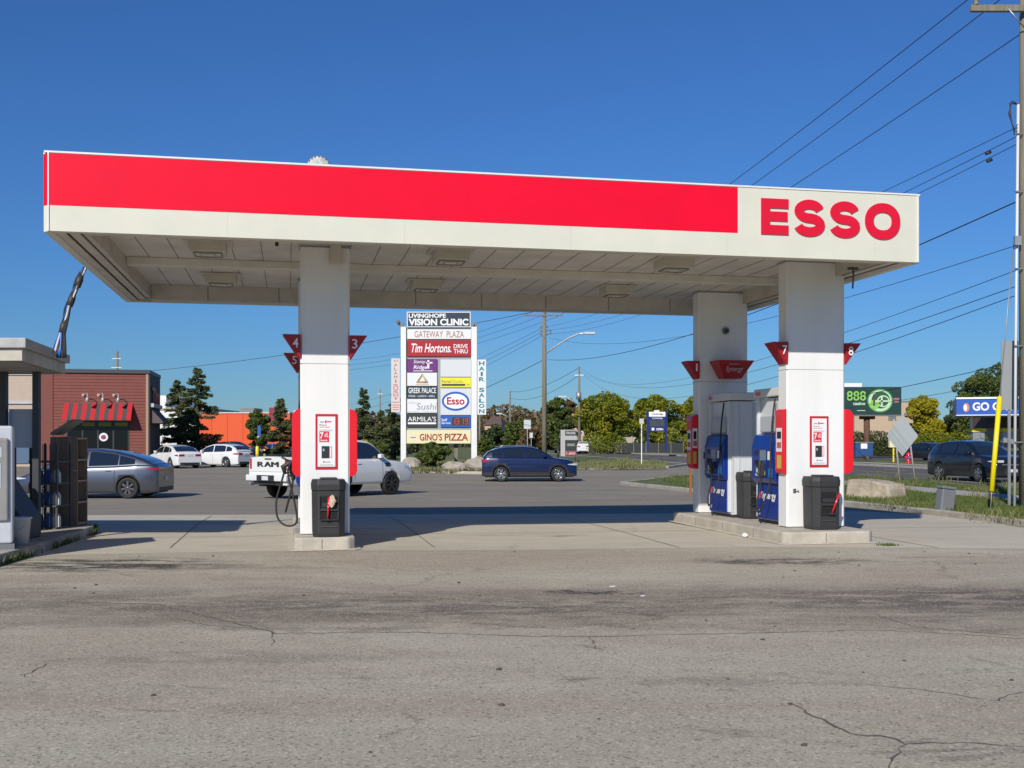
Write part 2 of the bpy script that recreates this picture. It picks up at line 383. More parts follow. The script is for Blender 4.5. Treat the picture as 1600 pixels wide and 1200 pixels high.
sheet("pavement", [rf(-8, 15.9), rf(-8, 17.4), rf(43, 17.4), rf(43, 15.9)], .135, WALK)
sheet("pavement", [(c2.x, c2.y), (c3.x, c3.y), rf(74, 18.4), rf(69, 13.5)], .128, WALK)
kerb("kerb", [rf(-40, 31.75), rf(500, 31.75)], m=CONC)
sheet("grass_verge", [rf(-40, 31.8), rf(-40, 60), rf(500, 60), rf(500, 31.8)], .11, GRASSF)
sheet("pavement", [rf(30, 33.2), rf(30, 34.8), rf(500, 34.8), rf(500, 33.2)], .122, WALK)
sheet("parking_lot", [rf(30, 40), rf(30, 90), rf(110, 90), rf(110, 40)], .13, ASPR)
sheet("parking_lot", [rf(150, 40), rf(150, 80), rf(220, 80), rf(220, 40)], .13, ASPR)
pad = [(-6.75, 13.6), (-6.95, 16), (-7.45, 19.4), (-7.9, 20.6), (-14, 20.6), (-14, 13.6)]
mb = MB(); mb.prism(pad, -.05, .15, 'z'); tag(mb.build("kiosk_pavement", CONCD, bevel=.02), kind='structure')
# hand-placed cracks in the foreground asphalt
mb = MB(); rr = random.Random(3)
def crack(pts, wd):
    P = []
    for a, b in zip(pts[:-1], pts[1:]):
        A = gp(*a); B = gp(*b); n = max(3, int((B-A).length/.07))
        for i in range(n): P.append(A.lerp(B, i/n)+Vector((rr.uniform(-1, 1), rr.uniform(-1, 1), 0))*.022)
    P.append(gp(*pts[-1])); rows = []
    for i, p in enumerate(P):
        t = (P[min(i+1, len(P)-1)]-P[max(i-1, 0)]); t = Vector((-t.y, t.x, 0)).normalized()*wd*rr.uniform(.25, 1)*(.5+.5*min(1, min(i, len(P)-1-i)/6))
        rows.append([p-t+Vector((0, 0, .004)), p+t+Vector((0, 0, .004))])
    mb.loft(rows, smooth=False)
crack([(1240, 1100), (1290, 1130), (1330, 1148), (1392, 1152), (1412, 1165), (1500, 1160), (1600, 1168)], .014)
crack([(1412, 1165), (1390, 1185), (1392, 1215)], .016)
crack([(1350, 1070), (1450, 1080), (1560, 1096), (1585, 1083), (1640, 1080)], .009)
crack([(920, 996), (932, 1015)], .012); crack([(36, 1058), (72, 1038)], .009); crack([(0, 1070), (30, 1070)], .008)
crack([(80, 940), (250, 945), (430, 990), (640, 988), (800, 994), (930, 995), (1150, 990), (1350, 985), (1480, 990), (1620, 1000)], .013)
crack([(250, 960), (310, 975), (420, 985)], .008); crack([(425, 985), (425, 1010)], .012); crack([(700, 972), (900, 985)], .008)
crack([(1020, 940), (1180, 930), (1330, 925), (1480, 928), (1600, 922)], .01); crack([(1365, 960), (1430, 980), (1600, 995)], .01)
tag(mb.build("asphalt_crack", mat("crack_tar", (.12, .105, .09), .9, var=.4, vs=9), recalc=False), kind='structure')
# ------------------------------------------------------------------ fuel canopy
TH = math.atan(.2044); U0 = Vector((-6.16, 14.3, 0))
def SW(u, v, z=0): return Vector((U0.x+u*cos(TH)-v*sin(TH), U0.y+u*sin(TH)+v*cos(TH), z))
LEN = 12.76; DEP = 7.49; HC = 4.42; FH = 1.04
can = empty("fuel_canopy", SW(0, 0), TH, "wide flat white and red fuel station canopy with a dirty panelled soffit", "canopy")
z0, z1, zb = HC, HC+FH, HC+FH-.70; ch = .075
mb = MB()
mb.box(ch, LEN-ch, 0, .12, z0, z1-.012); mb.box(ch, LEN-ch, DEP-.12, DEP, z0, z1-.012)
mb.box(0, .12, ch, DEP-ch, z0, z1-.012); mb.box(LEN-.12, LEN, ch, DEP-ch, z0, z1-.012)
for (cx, cy, sx, sy) in ((0, 0, 1, 1), (LEN, 0, -1, 1), (0, DEP, 1, -1), (LEN, DEP, -1, -1)):
    mb.prism([(cx, cy+sy*ch), (cx+sx*ch, cy), (cx+sx*.12, cy+sy*.12)], z0-.004, z1-.006, 'z')
mb.build("fascia", CREAM, can)
mb = MB(); mb.box(ch+.004, 9.72, -.004, .01, zb, z1-.02); mb.add([(-.004, ch, zb), (ch, -.004, zb), (ch, -.004, z1-.02), (-.004, ch, z1-.02)], [(0, 1, 2, 3)])
mb.box(-.004, .01, ch+.004, DEP-ch, zb, z1-.02); mb.build("red_band", RED, can)
mb = MB(); mb.box(.02, LEN-.04, -.012, .1, z1-.012, z1+.012); mb.box(-.01, .1, .1, DEP, z1-.012, z1+.012)
mb.box(ch-.012, ch+.006, -.014, .0, z0, z1-.012); mb.box(LEN-ch-.006, LEN-ch+.012, -.014, 0, z0, z1-.012); mb.build("edge_trim", WMET, can)
# big letters
mb = MB()
def stroke(pts, wd, closed=False):
    n = len(pts); rows = []
    for i, p in enumerate(pts):
        a = pts[(i-1) % n] if closed else pts[max(i-1, 0)]; b = pts[(i+1) % n] if closed else pts[min(i+1, n-1)]
        t = (Vector(b)-Vector(a)).normalized(); nn = Vector((-t.y, t.x))*wd/2
        q0 = Vector(p)-nn; q1 = Vector(p)+nn
        rows.append([(q0.x, -.02, q0.y), (q1.x, -.02, q1.y), (q1.x, -.002, q1.y), (q0.x, -.002, q0.y), (q0.x, -.02, q0.y)])
    if closed: rows.append(rows[0])
    mb.loft(rows, smooth=False)
LZ0, LZ1 = z0+.337, z0+.875; lh = LZ1-LZ0; sw = .142
mb.box(10.09, 10.09+sw, -.02, -.002, LZ0, LZ1)
for zz in (LZ0, (LZ0+LZ1-sw)/2+.005, LZ1-sw): mb.box(10.09+sw+.0005, 10.53-(.015 if LZ0 < zz < LZ1-sw-.01 else 0), -.02, -.002, zz, zz+sw)
def letter_s(x0, x1):
    cx = (x0+x1)/2; rx = (x1-x0)/2-sw/2+.005; ry = (lh-sw+.02)/4; P = []
    cyt = LZ1-sw/2+.01-ry; cyb = LZ0+sw/2-.01+ry
    for i in range(17):
        a = radians(12+ (255-12)*i/16); P.append((cx+rx*.93*cos(a), cyt+ry*sin(a)))
    Q = []
    for i in range(17):
        a = radians(75-(75+168)*i/16); Q.append((cx+rx*cos(a), cyb+ry*sin(a)))
    stroke(P+Q, sw)
letter_s(10.62, 11.12); letter_s(11.205, 11.70)
stroke([(12.085+(.295-sw/2)*math.copysign(abs(cos(a))**.92, cos(a)), (LZ0+LZ1)/2+(lh/2+.01-sw/2)*math.copysign(abs(sin(a))**.92, sin(a))) for a in [2*pi*i/40 for i in range(40)]], sw, True)
mb.build("lettering", LRED, can)
# soffit: recessed panels, seams, side lips, gutter beam
zs = HC+.30
mb = MB(); mb.box(.121, LEN-.121, .121, DEP-.121, zs, zs+.03); mb.build("soffit", SOF, can)
mb = MB(); mb.box(.1, LEN-.1, .1, DEP-.1, z1-.12, z1-.06); mb.build("roof_deck", SOFD, can)
xx = .9
while xx < LEN-.5:
    MB().box(xx-.004, xx+.004, .5, DEP-.45, zs-.005, zs-.001).build("panel_seam", GRIME, can); xx += .46
SEAMC = mat("fascia_seam", (.60, .59, .50), .5); xx = 2.35
while xx < 12: MB().box(xx-.004, xx+.004, -.0015, -.0002, z0+.002, (zb if xx < 9.72 else z1-.02)-.002).build("fascia_seam", SEAMC, can); xx += 2.4
mb = MB()
for a0, a1 in ((.122, .24), (.27, .40), (.42, .50)):
    mb.box(a0, a1, a0, DEP-a0, z0+.01+(a0-.12)*.15, z0+.03+(a0-.12)*.15)
    mb.box(LEN-a1, LEN-a0, a0, DEP-a0, z0+.01+(a0-.12)*.15, z0+.03+(a0-.12)*.15)
mb.box(.50, .52, .4, DEP-.4, z0+.03, zs-.002); mb.box(LEN-.52, LEN-.50, .4, DEP-.4, z0+.03, zs-.002)
mb.box(.53, LEN-.53, DEP-.46, DEP-.44, z0+.01, zs-.002); mb.box(.53, LEN-.53, DEP-.435, DEP-.122, z0+.006, z0+.02)
mb.box(.53, LEN-.53, .122, .26, z0+.006, z0+.03)
mb.build("soffit_lip", SOFD, can)
xx = 1.6
while xx < LEN-.6:
    MB().box(xx-.006, xx+.006, DEP-.464, DEP-.461, z0+.02, zs-.01).build("panel_seam", GRIME, can); xx += 1.37
mb = MB(); mb.box(.53, LEN-.53, 3.72, 4.02, zs-.12, zs-.006); mb.build("beam", mat("beam_paint", (.70, .67, .58), .5, var=.1), can)
for u_ in (1.95, 5.72, 9.5):
    for v_ in (2.15, 5.45):
        mb = MB(); mb.box(u_-.27, u_+.27, v_-.27, v_+.27, zs-.18, zs-.007)
        mb.box(u_-.36, u_+.36, v_-.30, v_+.30, zs-.03, zs-.0065)
        f = mb.build("ceiling_light", FIX, can, bevel=.015)
        mb = MB(); mb.box(u_-.2, u_+.2, v_-.2, v_+.2, zs-.19, zs-.181); mb.box(u_-.13, u_+.13, v_-.13, v_+.13, zs-.2, zs-.1905)
        mb.build("lens", LENS, f)
        mb = MB()
        for q in (.2, .11):
            mb.box(u_-q, u_+q, v_-q-.012, v_-q+.012, zs-.203, zs-.1905); mb.box(u_-q, u_+q, v_+q-.012, v_+q+.012, zs-.203, zs-.1905)
            mb.box(u_-q-.012, u_-q+.012, v_-q+.013, v_+q-.013, zs-.203, zs-.1905); mb.box(u_+q-.012, u_+q+.012, v_-q+.013, v_+q-.013, zs-.203, zs-.1905)
        mb.build("grille", mat("lens_frame", (.27, .25, .21), .6), f)
mb = MB(); mb.cyl((3.05, 1.0, zs), (3.0, 1.0, zs-.13), .012); mb.box(2.97, 3.02, .96, 1.04, zs-.22, zs-.12); mb.build("loose_bracket", BLK, can)
mb = MB(); mb.tube([(11.98, .7, z0+.02), (11.99, .7, z0-.12), (11.97, .69, z0-.33)], .014); mb.box(11.9, 12.06, .67, .73, z0-.03, z0+.01); mb.build("hanging_hook", GRIME, can)
mb = MB(); mb.prism([(3.78, zs-.30), (3.98, zs-.30), (3.96, zs-.004), (3.80, zs-.004)], 1.86, 1.95, 'y'); mb.build("downpipe", FIX, can)
# round vent cap on the roof
vt = empty("roof_vent", SW(3.60, 1.2, z1+.24), TH, "small round white vent cap poking above the canopy's red band", "vent")
mb = MB(); mb.lathe([(.001, -.09), (.155, -.09), (.18, -.06), (.18, .06), (.155, .09), (.001, .09)], (0, 0, .0), 'y', 22); mb.build("cap", mat("weathered_white", (.45, .45, .43), .7, var=.4, vs=14), vt)
mb = MB()
for i in range(9):
    a = radians(15+150*i/8); mb.blob((.165*cos(a), -.088, .165*sin(a)), (.012, .006, .02), 6, 4, .1)
mb.build("rim_clip", mat("dark_vent", (.15, .15, .15), .7), vt)
mb = MB(); mb.cyl((0, 0, -.5), (0, 0, -.17), .12); mb.build("stem", GALV, vt)
# ------------------------------------------------------------------ columns
IH = .20
def poster(parent, x, z):
    fr = MB(); fr.box(x-.17, x+.17, -.014, -.002, z, z+.86); fr = fr.build("poster_frame", mat("frame_red", (.50, .02, .03), .4), parent)
    p = MB(); p.box(x-.135, x+.135, -.018, -.0145, z+.04, z+.82)
    X = (1, 0, 0); Z = (0, 0, 1)
    p.build("poster", PAPER, fr)
    t = MB()
    quad(t, (x-.11, -.018, z+.42), X, Z, .15, .17, 1, .002)
    quad(t, (x-.075, -.018, z+.17), X, Z, .12, .19, 2, .002); quad(t, (x+.05, -.018, z+.18), X, Z, .035, .17, 1, .001); quad(t, (x+.055, -.018, z+.19), X, Z, .02, .15, 0, .003)
    quad(t, (x-.025, -.018, z+.72), X, Z, .025, .04, 1, .002); quad(t, (x+.005, -.018, z+.73), X, Z, .07, .018, 1, .002); quad(t, (x-.1, -.018, z+.725), X, Z, .06, .02, 4, .002)
    put_text(t, "Fill up on", (x-.11, -.018, z+.675), X, Z, .11, .024, 3, .01); put_text(t, "extra points", (x-.11, -.018, z+.645), X, Z, .16, .022, 1, .01)
    for k in range(2): quad(t, (x-.11, -.018, z+.61-.014*k), X, Z, .2, .005, 4)
    put_text(t, "7", (x-.10, -.0205, z+.475), X, Z, .055, .1, 0, .03); put_text(t, "c/L", (x-.03, -.0205, z+.5), X, Z, .06, .07, 0, .02)
    put_text(t, "back", (x-.09, -.0205, z+.435), X, Z, .11, .03, 0, .02)
    quad(t, (x-.06, -.0205, z+.28), X, Z, .03, .04, 4); quad(t, (x-.05, -.018, z+.10), X, Z, .02, .03, 1); quad(t, (x-.02, -.018, z+.105), X, Z, .08, .014, 4)
    for k in range(2): quad(t, (x-.1, -.018, z+.07-.012*k), X, Z, .2, .004, 4)
    t.build("poster_print", [TXTW, mat("poster_red", (.65, .02, .05), .5), mat("poster_black", (.03, .03, .035), .4), TXTK, mat("poster_grey", (.35, .35, .36), .5)], fr, recalc=False)
def side_sign(parent, W, D, side, zc, num):
    """inverted trapezoid number sign that clips onto a column side"""
    s = side; xe = 0 if s < 0 else W; a = MB(); h = .36; o = .27
    zt, zl = zc+h/2, zc-h/2; y0, y1 = -.03, D*.9
    a.add([(xe, y0, zl), (xe+s*.03, y0+.05, zl), (xe+s*.03, y1-.05, zl), (xe, y1, zl), (xe, y0-.02, zt), (xe+s*o, y0-.02, zt), (xe+s*o, y1, zt), (xe, y1, zt)],
          [(0,1,2,3),(4,7,6,5),(0,4,5,1),(1,5,6,2),(2,6,7,3),(3,7,4,0)])
    sg = a.build("number_sign", DRED, parent)
    t = MB(); put_text(t, num, (xe+(s*.115 if s < 0 else .03), y0-.022, zt-.21), (1, 0, 0), (0, 0, 1), .085, .15, 0, .01, lift=.02)
    t.build("pump_number", TXTW, sg, recalc=False)
def side_box(parent, W, D, side, zl, zh, o=.17, db=.03):
    """rounded red reader box on a column side"""
    s = side; xe = 0 if s < 0 else W; P = []; r = min(.12, o*.95)
    for (cx, cz, a0) in ((o-r, zh-r, 0), (0, zh, 90), (0, zl, 270), (o-r, zl+r, 270)):
        if a0 in (0,):
            for i in range(6): a = radians(90*i/5); P.append((cx+r*cos(a), cz+r*sin(a)))
        elif cz == zh or cz == zl: P.append((0, cz))
        else:
            for i in range(6): a = radians(270+90*i/5); P.append((cx+r*cos(a), cz+r*sin(a)))
    P = [(xe+s*(x+.001), z) for x, z in P]
    b = MB().prism(P, .015, D-db, 'y').build("side_box", REDP, parent, bevel=.015)
    return b
def column(u, v, W, D, zsun, label, sides, front=True, signs=()):
    c = empty("canopy_column", SW(u, v, IH), TH, label, "column", "rectangular white columns carrying the canopy")
    H = HC+.30-IH
    mb = MB(); r = .03
    mb.prism([(r, 0), (W-r, 0), (W, r), (W, D-r), (W-r, D), (r, D), (0, D-r), (0, r)], 0.02, H, 'z'); mb.build("cladding", WHITE, c)
    mb = MB(); mb.box(-.002, W+.002, -.002, D+.002, 2.66, 2.668); mb.box(.03, W-.03, .02, D-.02, 0, .02); mb.box(-.012, W+.012, -.012, D+.012, H-.05, H-.02); mb.build("seam", mat("seam_grey", (.28, .28, .28), .6), c)
    return c
cl = column(3.34, 1.97, .76, .35, 0, "front left white canopy column with a red framed poster above the black squeegee bin", ())
poster(cl, .40, 1.02); side_sign(cl, .76, .35, -1, 2.93, "4"); side_sign(cl, .76, .35, 1, 2.93, "3")
side_box(cl, .76, .35, -1, .90, 1.96, .125); side_box(cl, .76, .35, 1, .90, 1.96, .115)
cr = column(11.36, 1.76, 1.06, .35, 0, "front right white canopy column, the widest and nearest to the road, with a red framed poster", ())
poster(cr, .58, 1.02); side_sign(cr, 1.06, .35, -1, 2.94, "7"); side_sign(cr, 1.06, .35, 1, 2.94, "8")
side_box(cr, 1.06, .35, 1, .90, 2.0)
def reader(parent, W, D, o=.15, face=True):
    b = side_box(parent, W, D, -1, .90, 2.0, o, .05)
    if face:
        t = MB(); t.box(-.130, -.03, .004, .014, 1.32, 1.72, 0); t.box(-.115, -.05, .001, .0035, 1.5, 1.66, 1); t.box(-.12, -.04, .001, .0035, 1.36, 1.47, 2)
        t.build("notice", [PAPER, TXTK, mat("notice_print", (.45, .12, .1), .6)], b)
        MB().box(-.12, -.05, .004, .014, 1.0, 1.25).build("yellow_label", mat("label_yellow", (.6, .45, .05), .5), b)
    x = -o-.0035
    t = MB(); t.box(x, x+.002, .05, D-.09, 1.28, 1.68, 0); t.box(x-.002, x-.0005, .07, D-.12, 1.5, 1.62, 1); t.box(x-.002, x-.0005, .07, D-.12, 1.34, 1.44, 2)
    t.build("notice", [PAPER, TXTK, mat("notice_print", (.45, .12, .1), .6)], b)
    MB().box(x, x+.002, .07, D-.12, 1.0, 1.22).build("yellow_label", mat("label_yellow", (.6, .45, .05), .5), b)
reader(cr, 1.06, .35, .07, False)
mb = MB(); mb.box(.10, .15, -.03, -.001, .60, .66); mb.cyl((.15, -.02, .63), (.2, -.03, .62), .01); mb.build("door_latch", SILV, cr)
cbr = column(11.29, 5.6, 1.06, .35, 0, "rear right white canopy column in shade with a small round camera high on its front", ())
side_sign(cbr, 1.06, .35, -1, 2.90, "1"); reader(cbr, 1.06, .35)
mb = MB(); mb.cyl((.57, -.001, 3.70), (.57, -.05, 3.70), .07, n=16); mb.cyl((.57, -.051, 3.70), (.57, -.08, 3.70), .035, .03, n=12, m=1); mb.build("camera", [GREYM, BLK2], cbr)
mb = MB(); mb.box(.10, .21, -.02, -.001, 1.10, 1.24); mb.build("keypad", BLK, cbr)
mb = MB()
mb.add([(.42, -.28, 2.72), (.80, -.28, 2.72), (.80, -.002, 2.72), (.42, -.002, 2.72), (.22, -.5, 3.07), (.98, -.5, 3.07), (.98, -.002, 3.07), (.22, -.002, 3.07)],
       [(0,3,2,1),(4,5,6,7),(0,1,5,4),(1,2,6,5),(2,3,7,6),(3,0,4,7)])
sg = mb.build("brand_sign", DRED, cbr)
mb = MB(); put_text(mb, "Synergy", (.40, -.395, 2.83), (1, 0, 0), (0, -.53, .85), .36, .15, 0, .02, lift=.012); put_text(mb, "Supreme", (.45, -.46, 2.98), (1, 0, 0), (0, -.53, .85), .2, .05, 0, .01, lift=.02)
mb.build("sign_lettering", mat("sign_print", (.55, .35, .35), .5), sg, recalc=False)
cbl = column(3.34, 5.6, .76, .35, 0, "rear left white canopy column almost wholly hidden by the front left one", ())
side_sign(cbl, .76, .35, -1, 2.93, "5")
# ------------------------------------------------------------------ islands
def island(u0, u1, v0, v1, label):
    o = empty("pump_island", SW(u0, v0), TH, label, "kerb island"); W = u1-u0; D = v1-v0; r = .1
    P = [(r, 0), (W-r, 0), (W, r), (W, D-r), (W-r, D), (r, D), (0, D-r), (0, r)]
    MB().prism(P, -.05, IH, 'z').build("kerb_block", CONC, o, bevel=.03, seg=3)
    yy = 1.2
    while yy < D-.3: MB().box(-.002, .001, yy, yy+.012, .0, IH-.03).build("joint", GRIME, o); yy += 1.35
    MB().box(W*.45, W*.45+.01, -.002, .001, 0, IH-.03).build("joint", GRIME, o)
    MB().prism([(x-.09 if x < W/2 else x+.09, y-.09 if y < D/2 else y+.09) for x, y in P], .008, .02, 'z').build("footing", mat("pale_grout", (.50, .45, .37), .9, var=.2), o, bevel=.006)
island(3.24, 4.16, 1.5, 6.4, "narrow raised concrete island under the two left canopy columns")
island(10.93, 12.52, .95, 6.2, "wide raised concrete island carrying the two blue fuel pumps")
mb = MB(); mb.blob((0, 0, 0), (.055, .05, .04), seed=4, smooth=True); o = mb.build("crumpled_cup", PAPER, loc=SW(10.8, 2.2, .05)); tag(o, "small crumpled white paper cup lying beside the wide concrete island", "litter")
# ------------------------------------------------------------------ bins with squeegees
def bin_(u, v, label):
    b = empty("squeegee_bin", SW(u, v, IH), TH, label, "waste bin", "black squeegee and waste bins standing by the columns")
    W = .50; D = .42; c = .09
    def ring(s, z): return [((x-W/2)*s+W/2, (y-D/2)*s+D/2, z) for x, y in ((c, 0), (W-c, 0), (W, c), (W, D), (0, D), (0, c))]
    mb = MB(); rows = [ring(.93, 0), ring(.97, .06), ring(1, .70)]
    for r in rows: r.append(r[0])
    mb.loft(rows, smooth=False); mb.add(ring(.93, 0), [(5, 4, 3, 2, 1, 0)]); mb.build("body", BLK, b, bevel=.012)
    mb = MB(); rows = [ring(1.03, .705), ring(1.05, .80), ring(.98, .875)]
    for r in rows: r.append(r[0])
    mb.loft(rows, smooth=False); mb.add(ring(1.03, .705), [(5, 4, 3, 2, 1, 0)]); mb.add(ring(.98, .875), [(0, 1, 2, 3, 4, 5)]); mb.box(.12, W-.12, .05, D-.05, .876, .90); mb.build("lid", BLK, b, bevel=.012)
    mb = MB(); mb.box(.13, .37, -.012, .0, .46, .62); mb.box(.12, .38, -.012, .0, .27, .40); mb.build("opening", DARK, b)
    mb = MB(); mb.box(.115, .385, -.035, .0, .40, .425); mb.box(.115, .385, -.035, 0, .255, .27); mb.box(.10, .12, -.018, 0, .27, .64); mb.box(.38, .40, -.018, 0, .27, .64); mb.box(.15, .35, -.016, 0, .455, .52)
    mb.build("tray", BLK, b, bevel=.005)
    mb = MB(); mb.box(.13, .37, -.012, -.002, .155, .165); mb.build("label_strip", mat("brown_strip", (.10, .07, .05), .6), b)
    return b
def squeegee(u, v, dx, label, h=.33, rag=False, z=.27):
    s = empty("squeegee", SW(u, v, IH+z), TH, label, "squeegee")
    mb = MB(); mb.tube([(0, 0, 0), (dx, -.03, h)], [.013, .017], 8); mb.build("handle", REDP, s)
    mb = MB(); mb.tube([(dx*.55, -.0165, h*.55), (dx*.6, -.018, h*.6)], .02, 8); mb.build("grip_ring", mat("pale_red", (.7, .25, .25), .5), s)
    mb = MB(); mb.box(-.06, .06, -.015, .015, -.01, .01) if not rag else mb.box(-.03, .03, -.015, .015, -.01, .01); mb.build("blade", BLK, s)
    if rag:
        mb = MB(); mb.blob((dx+.045, -.03, h*.82), (.055, .02, .085), 9, 6, .25, seed=5); mb.build("paper_rag", mat("tan_paper", (.62, .47, .36), .8, var=.2, vs=20), s)
bin_(3.51, 1.50, "black squeegee bin in front of the narrow left canopy column")
squeegee(3.74, 1.46, .02, "red squeegee wrapped with a pale paper towel in the bin at the left column", .34, True)
bin_(11.58, 1.22, "black squeegee bin in front of the wide right canopy column")
squeegee(11.87, 1.18, .12, "red squeegee leaning right in the bin at the wide front right column", .34)
bin_(11.50, 3.80, "black squeegee bin between the two blue pumps")
squeegee(11.72, 3.76, .10, "red squeegee leaning in the bin between the two blue pumps", .5)
# ------------------------------------------------------------------ fuel pumps
def pump(u, v, label, num, slack=0):
    """long side along v; dispensing faces look along -u and +u"""
    p = empty("fuel_pump", SW(u, v, IH), TH, label, "fuel pump", "fuel pumps on the islands")
    T = .63; D = 1.08; H = 2.39
    CAB = mat("pump_cabinet", (.60, .62, .64), .35, var=.04)
    mb = MB(); mb.box(.03, T-.03, .0, D, 0.0, .06, 1); mb.box(.03, T-.03, .0, D, .06, H-.17, 0); mb.build("cabinet", [CAB, BLK], p, bevel=.01)
    mb = MB()
    for xq in (.16, .44): mb.box(xq, xq+.02, -.012, .0, .1, H-.2)
    mb.box(.03, .05, -.012, 0, .1, H-.2); mb.box(T-.05, T-.03, -.012, 0, .1, H-.2); mb.build("rib", mat("pump_rib", (.5, .52, .55), .35), p)
    mb = MB(); mb.prism([(-.05, H-.15), (T+.05, H-.15), (T+.04, H), (-.04, H)], -.05, D+.05, 'y'); top = mb.build("top_canopy", mat("pump_top", (.62, .61, .58), .4), p, bevel=.02)
    mb = MB()
    for (xx_, s_) in ((-.052, -1), (T+.052, 1)):
        Rv = Vector((0, -1, 0)) if s_ < 0 else Vector((0, 1, 0)); Oy = D*.95 if s_ < 0 else D*.05
        put_text(mb, "SYNERGY", (xx_, Oy, H-.12), Rv, (0, 0, 1), .22, .07, 0, .03)
    mb.build("top_lettering", LRED, top, recalc=False)
    for s_ in (-1, 1):
        def B(x0, x1): return (x0, x1) if s_ < 0 else (T-x1, T-x0)
        def V(x): return x if s_ < 0 else T-x
        mb = MB()
        for yy in (.05, D-.11): a, bq = B(-.035, .03); mb.box(a, bq, yy, yy+.06, .1, H-.17)
        mb.build("side_post", CAB, p, bevel=.008)
        a, bq = B(-.045, .03); mb = MB(); mb.box(a, bq, .12, D-.12, .08, .70); lp = mb.build("lower_panel", BLUE, p, bevel=.01)
        mb = MB(); a2, b2_ = B(-.10, .03)
        q = [(V(.03), .72), (V(-.08), .72), (V(-.13), .80), (V(-.13), 1.34), (V(-.07), 1.56), (V(.03), 1.60)]
        mb.prism(q, .06, D-.06, 'y'); hp = mb.build("control_panel", BLUE, p, bevel=.012)
        a, bq = B(-.136, -.131)
        for nm_, y0_, y1_, za_, zb_, m_ in (("display", .42, .66, 1.12, 1.30, mat("lcd_grey", (.16, .22, .25), .2)), ("sticker", .20, .34, 1.13, 1.28, PAPER), ("keypad", .74, .86, 1.2, 1.3, BLK), ("grade_button", .16, .3, .84, .98, LBLUE), ("card_slot", .72, .88, 1.02, 1.12, DARK), ("grade_button", .70, .84, .84, .98, mat("button_grey", (.5, .52, .55), .4)), ("sticker", .46, .60, .86, .93, YEL)): MB().box(a, bq, y0_, y1_, za_, zb_).build(nm_, m_, hp)
        mb = MB(); a, bq = B(-.03, .028); mb.box(a, bq, .2, D-.2, 1.62, 1.9); mb.build("header_panel", mat("pump_header", (.42, .45, .48), .4), p, bevel=.01)
        mb = MB(); Rv = Vector((0, -1, 0)) if s_ < 0 else Vector((0, 1, 0)); xq = V(-.047)
        def oy(t): return D-t if s_ < 0 else t
        put_text(mb, "Synergy", (xq, oy(.3), .40), Rv, (0, 0, 1), .60, .17, 0, .03); put_text(mb, "8" if num[0] != '7' else "6", (xq, oy(.20), .14), Rv, (0, 0, 1), .08, .1, 0, .01)
        mb.build("panel_lettering", TXTW, lp, recalc=False)
        mb = MB(); mb.blob((V(-.05), oy(.22), .5), (.004, .05, .07), 8, 6, .1, seed=2); mb.build("emblem", mat("emblem_red", (.65, .05, .12), .4), lp)
        # nozzle and hose
        if slack >= 0 and num == "LEFT" and s_ > 0: continue
        mb = MB(); yq = .52 if s_ < 0 else D-.52; ox = V(-.16)
        mb.box(min(V(-.13), V(-.20)), max(V(-.13), V(-.20)), yq-.06, yq+.06, .84, 1.06); mb.tube([(V(-.17), yq, .82), (V(-.21), yq, .98), (V(-.2), yq-.02, 1.12)], .03, 8)
        mb.tube([(V(-.19), yq+.05, .86), (V(-.26), yq+.05, .92), (V(-.25), yq+.05, 1.05)], .012, 6); nz = mb.build("nozzle", BLK, p, bevel=.006)
        mb = MB(); P = []
        y_hi = .22 if s_ < 0 else D-.22
        for t, pt in enumerate([(V(-.17), yq, .80), (V(-.20), yq, .62), (V(-.26), yq-.02, .38), (V(-.30), (yq+y_hi)/2, .22), (V(-.27), y_hi+.02, .34), (V(-.18), y_hi-.06, .72), (V(-.15), y_hi-.04, 1.25), (V(-.10), y_hi, 1.8), (V(-.04), y_hi+.02, H-.2)]): P.append(Vector(pt))
        if slack and s_ < 0: P = [Vector(q_) for q_ in ((-.30, .42, 1.02), (-.36, .40, .8), (-.44, .36, .5), (-.42, .3, .22), (-.28, .22, .1), (-.12, .2, .16), (-.16, .22, .5), (-.26, .30, .95), (-.2, .34, 1.12))]
        Q = []
        for i in range(len(P)-1):
            pa, pb, pc, pd = P[max(i-1, 0)], P[i], P[i+1], P[min(i+2, len(P)-1)]
            for k in range(5):
                t = k/5; Q.append(.5*((2*pb)+(-pa+pc)*t+(2*pa-5*pb+4*pc-pd)*t*t+(-pa+3*pb-3*pc+pd)*t**3))
        Q.append(P[-1]); mb.tube(Q, .016, 8); mb.build("hose", RUB, p)
        if slack and s_ < 0: q_ = MB(); q_.tube([(-.12, .42, 1.12), (-.24, .40, 1.10), (-.34, .42, 1.04), (-.30, .42, .92)], [.03, .045, .04, .03], 8); q_.box(-.3, -.2, .36, .44, .98, 1.0); q_.tube([(-.22, .40, 1.12), (-.36, .40, 1.2)], .02, 6); q_.build("nozzle", BLK, p)
    return p
pump(11.41, 4.25, "blue and grey fuel pump in front of the rear right column, beyond the bin", "SYNERGY")
pump(11.48, 2.15, "blue and grey fuel pump half hidden behind the wide front right column", "SYNERGY")
pump(3.41, 3.9, "fuel pump hidden behind the left column, its hose looping out low at the left", "LEFT")
pump(3.41, 2.42, "nearer fuel pump right behind the left column, slack hose out to the left", "LEFT", 1)
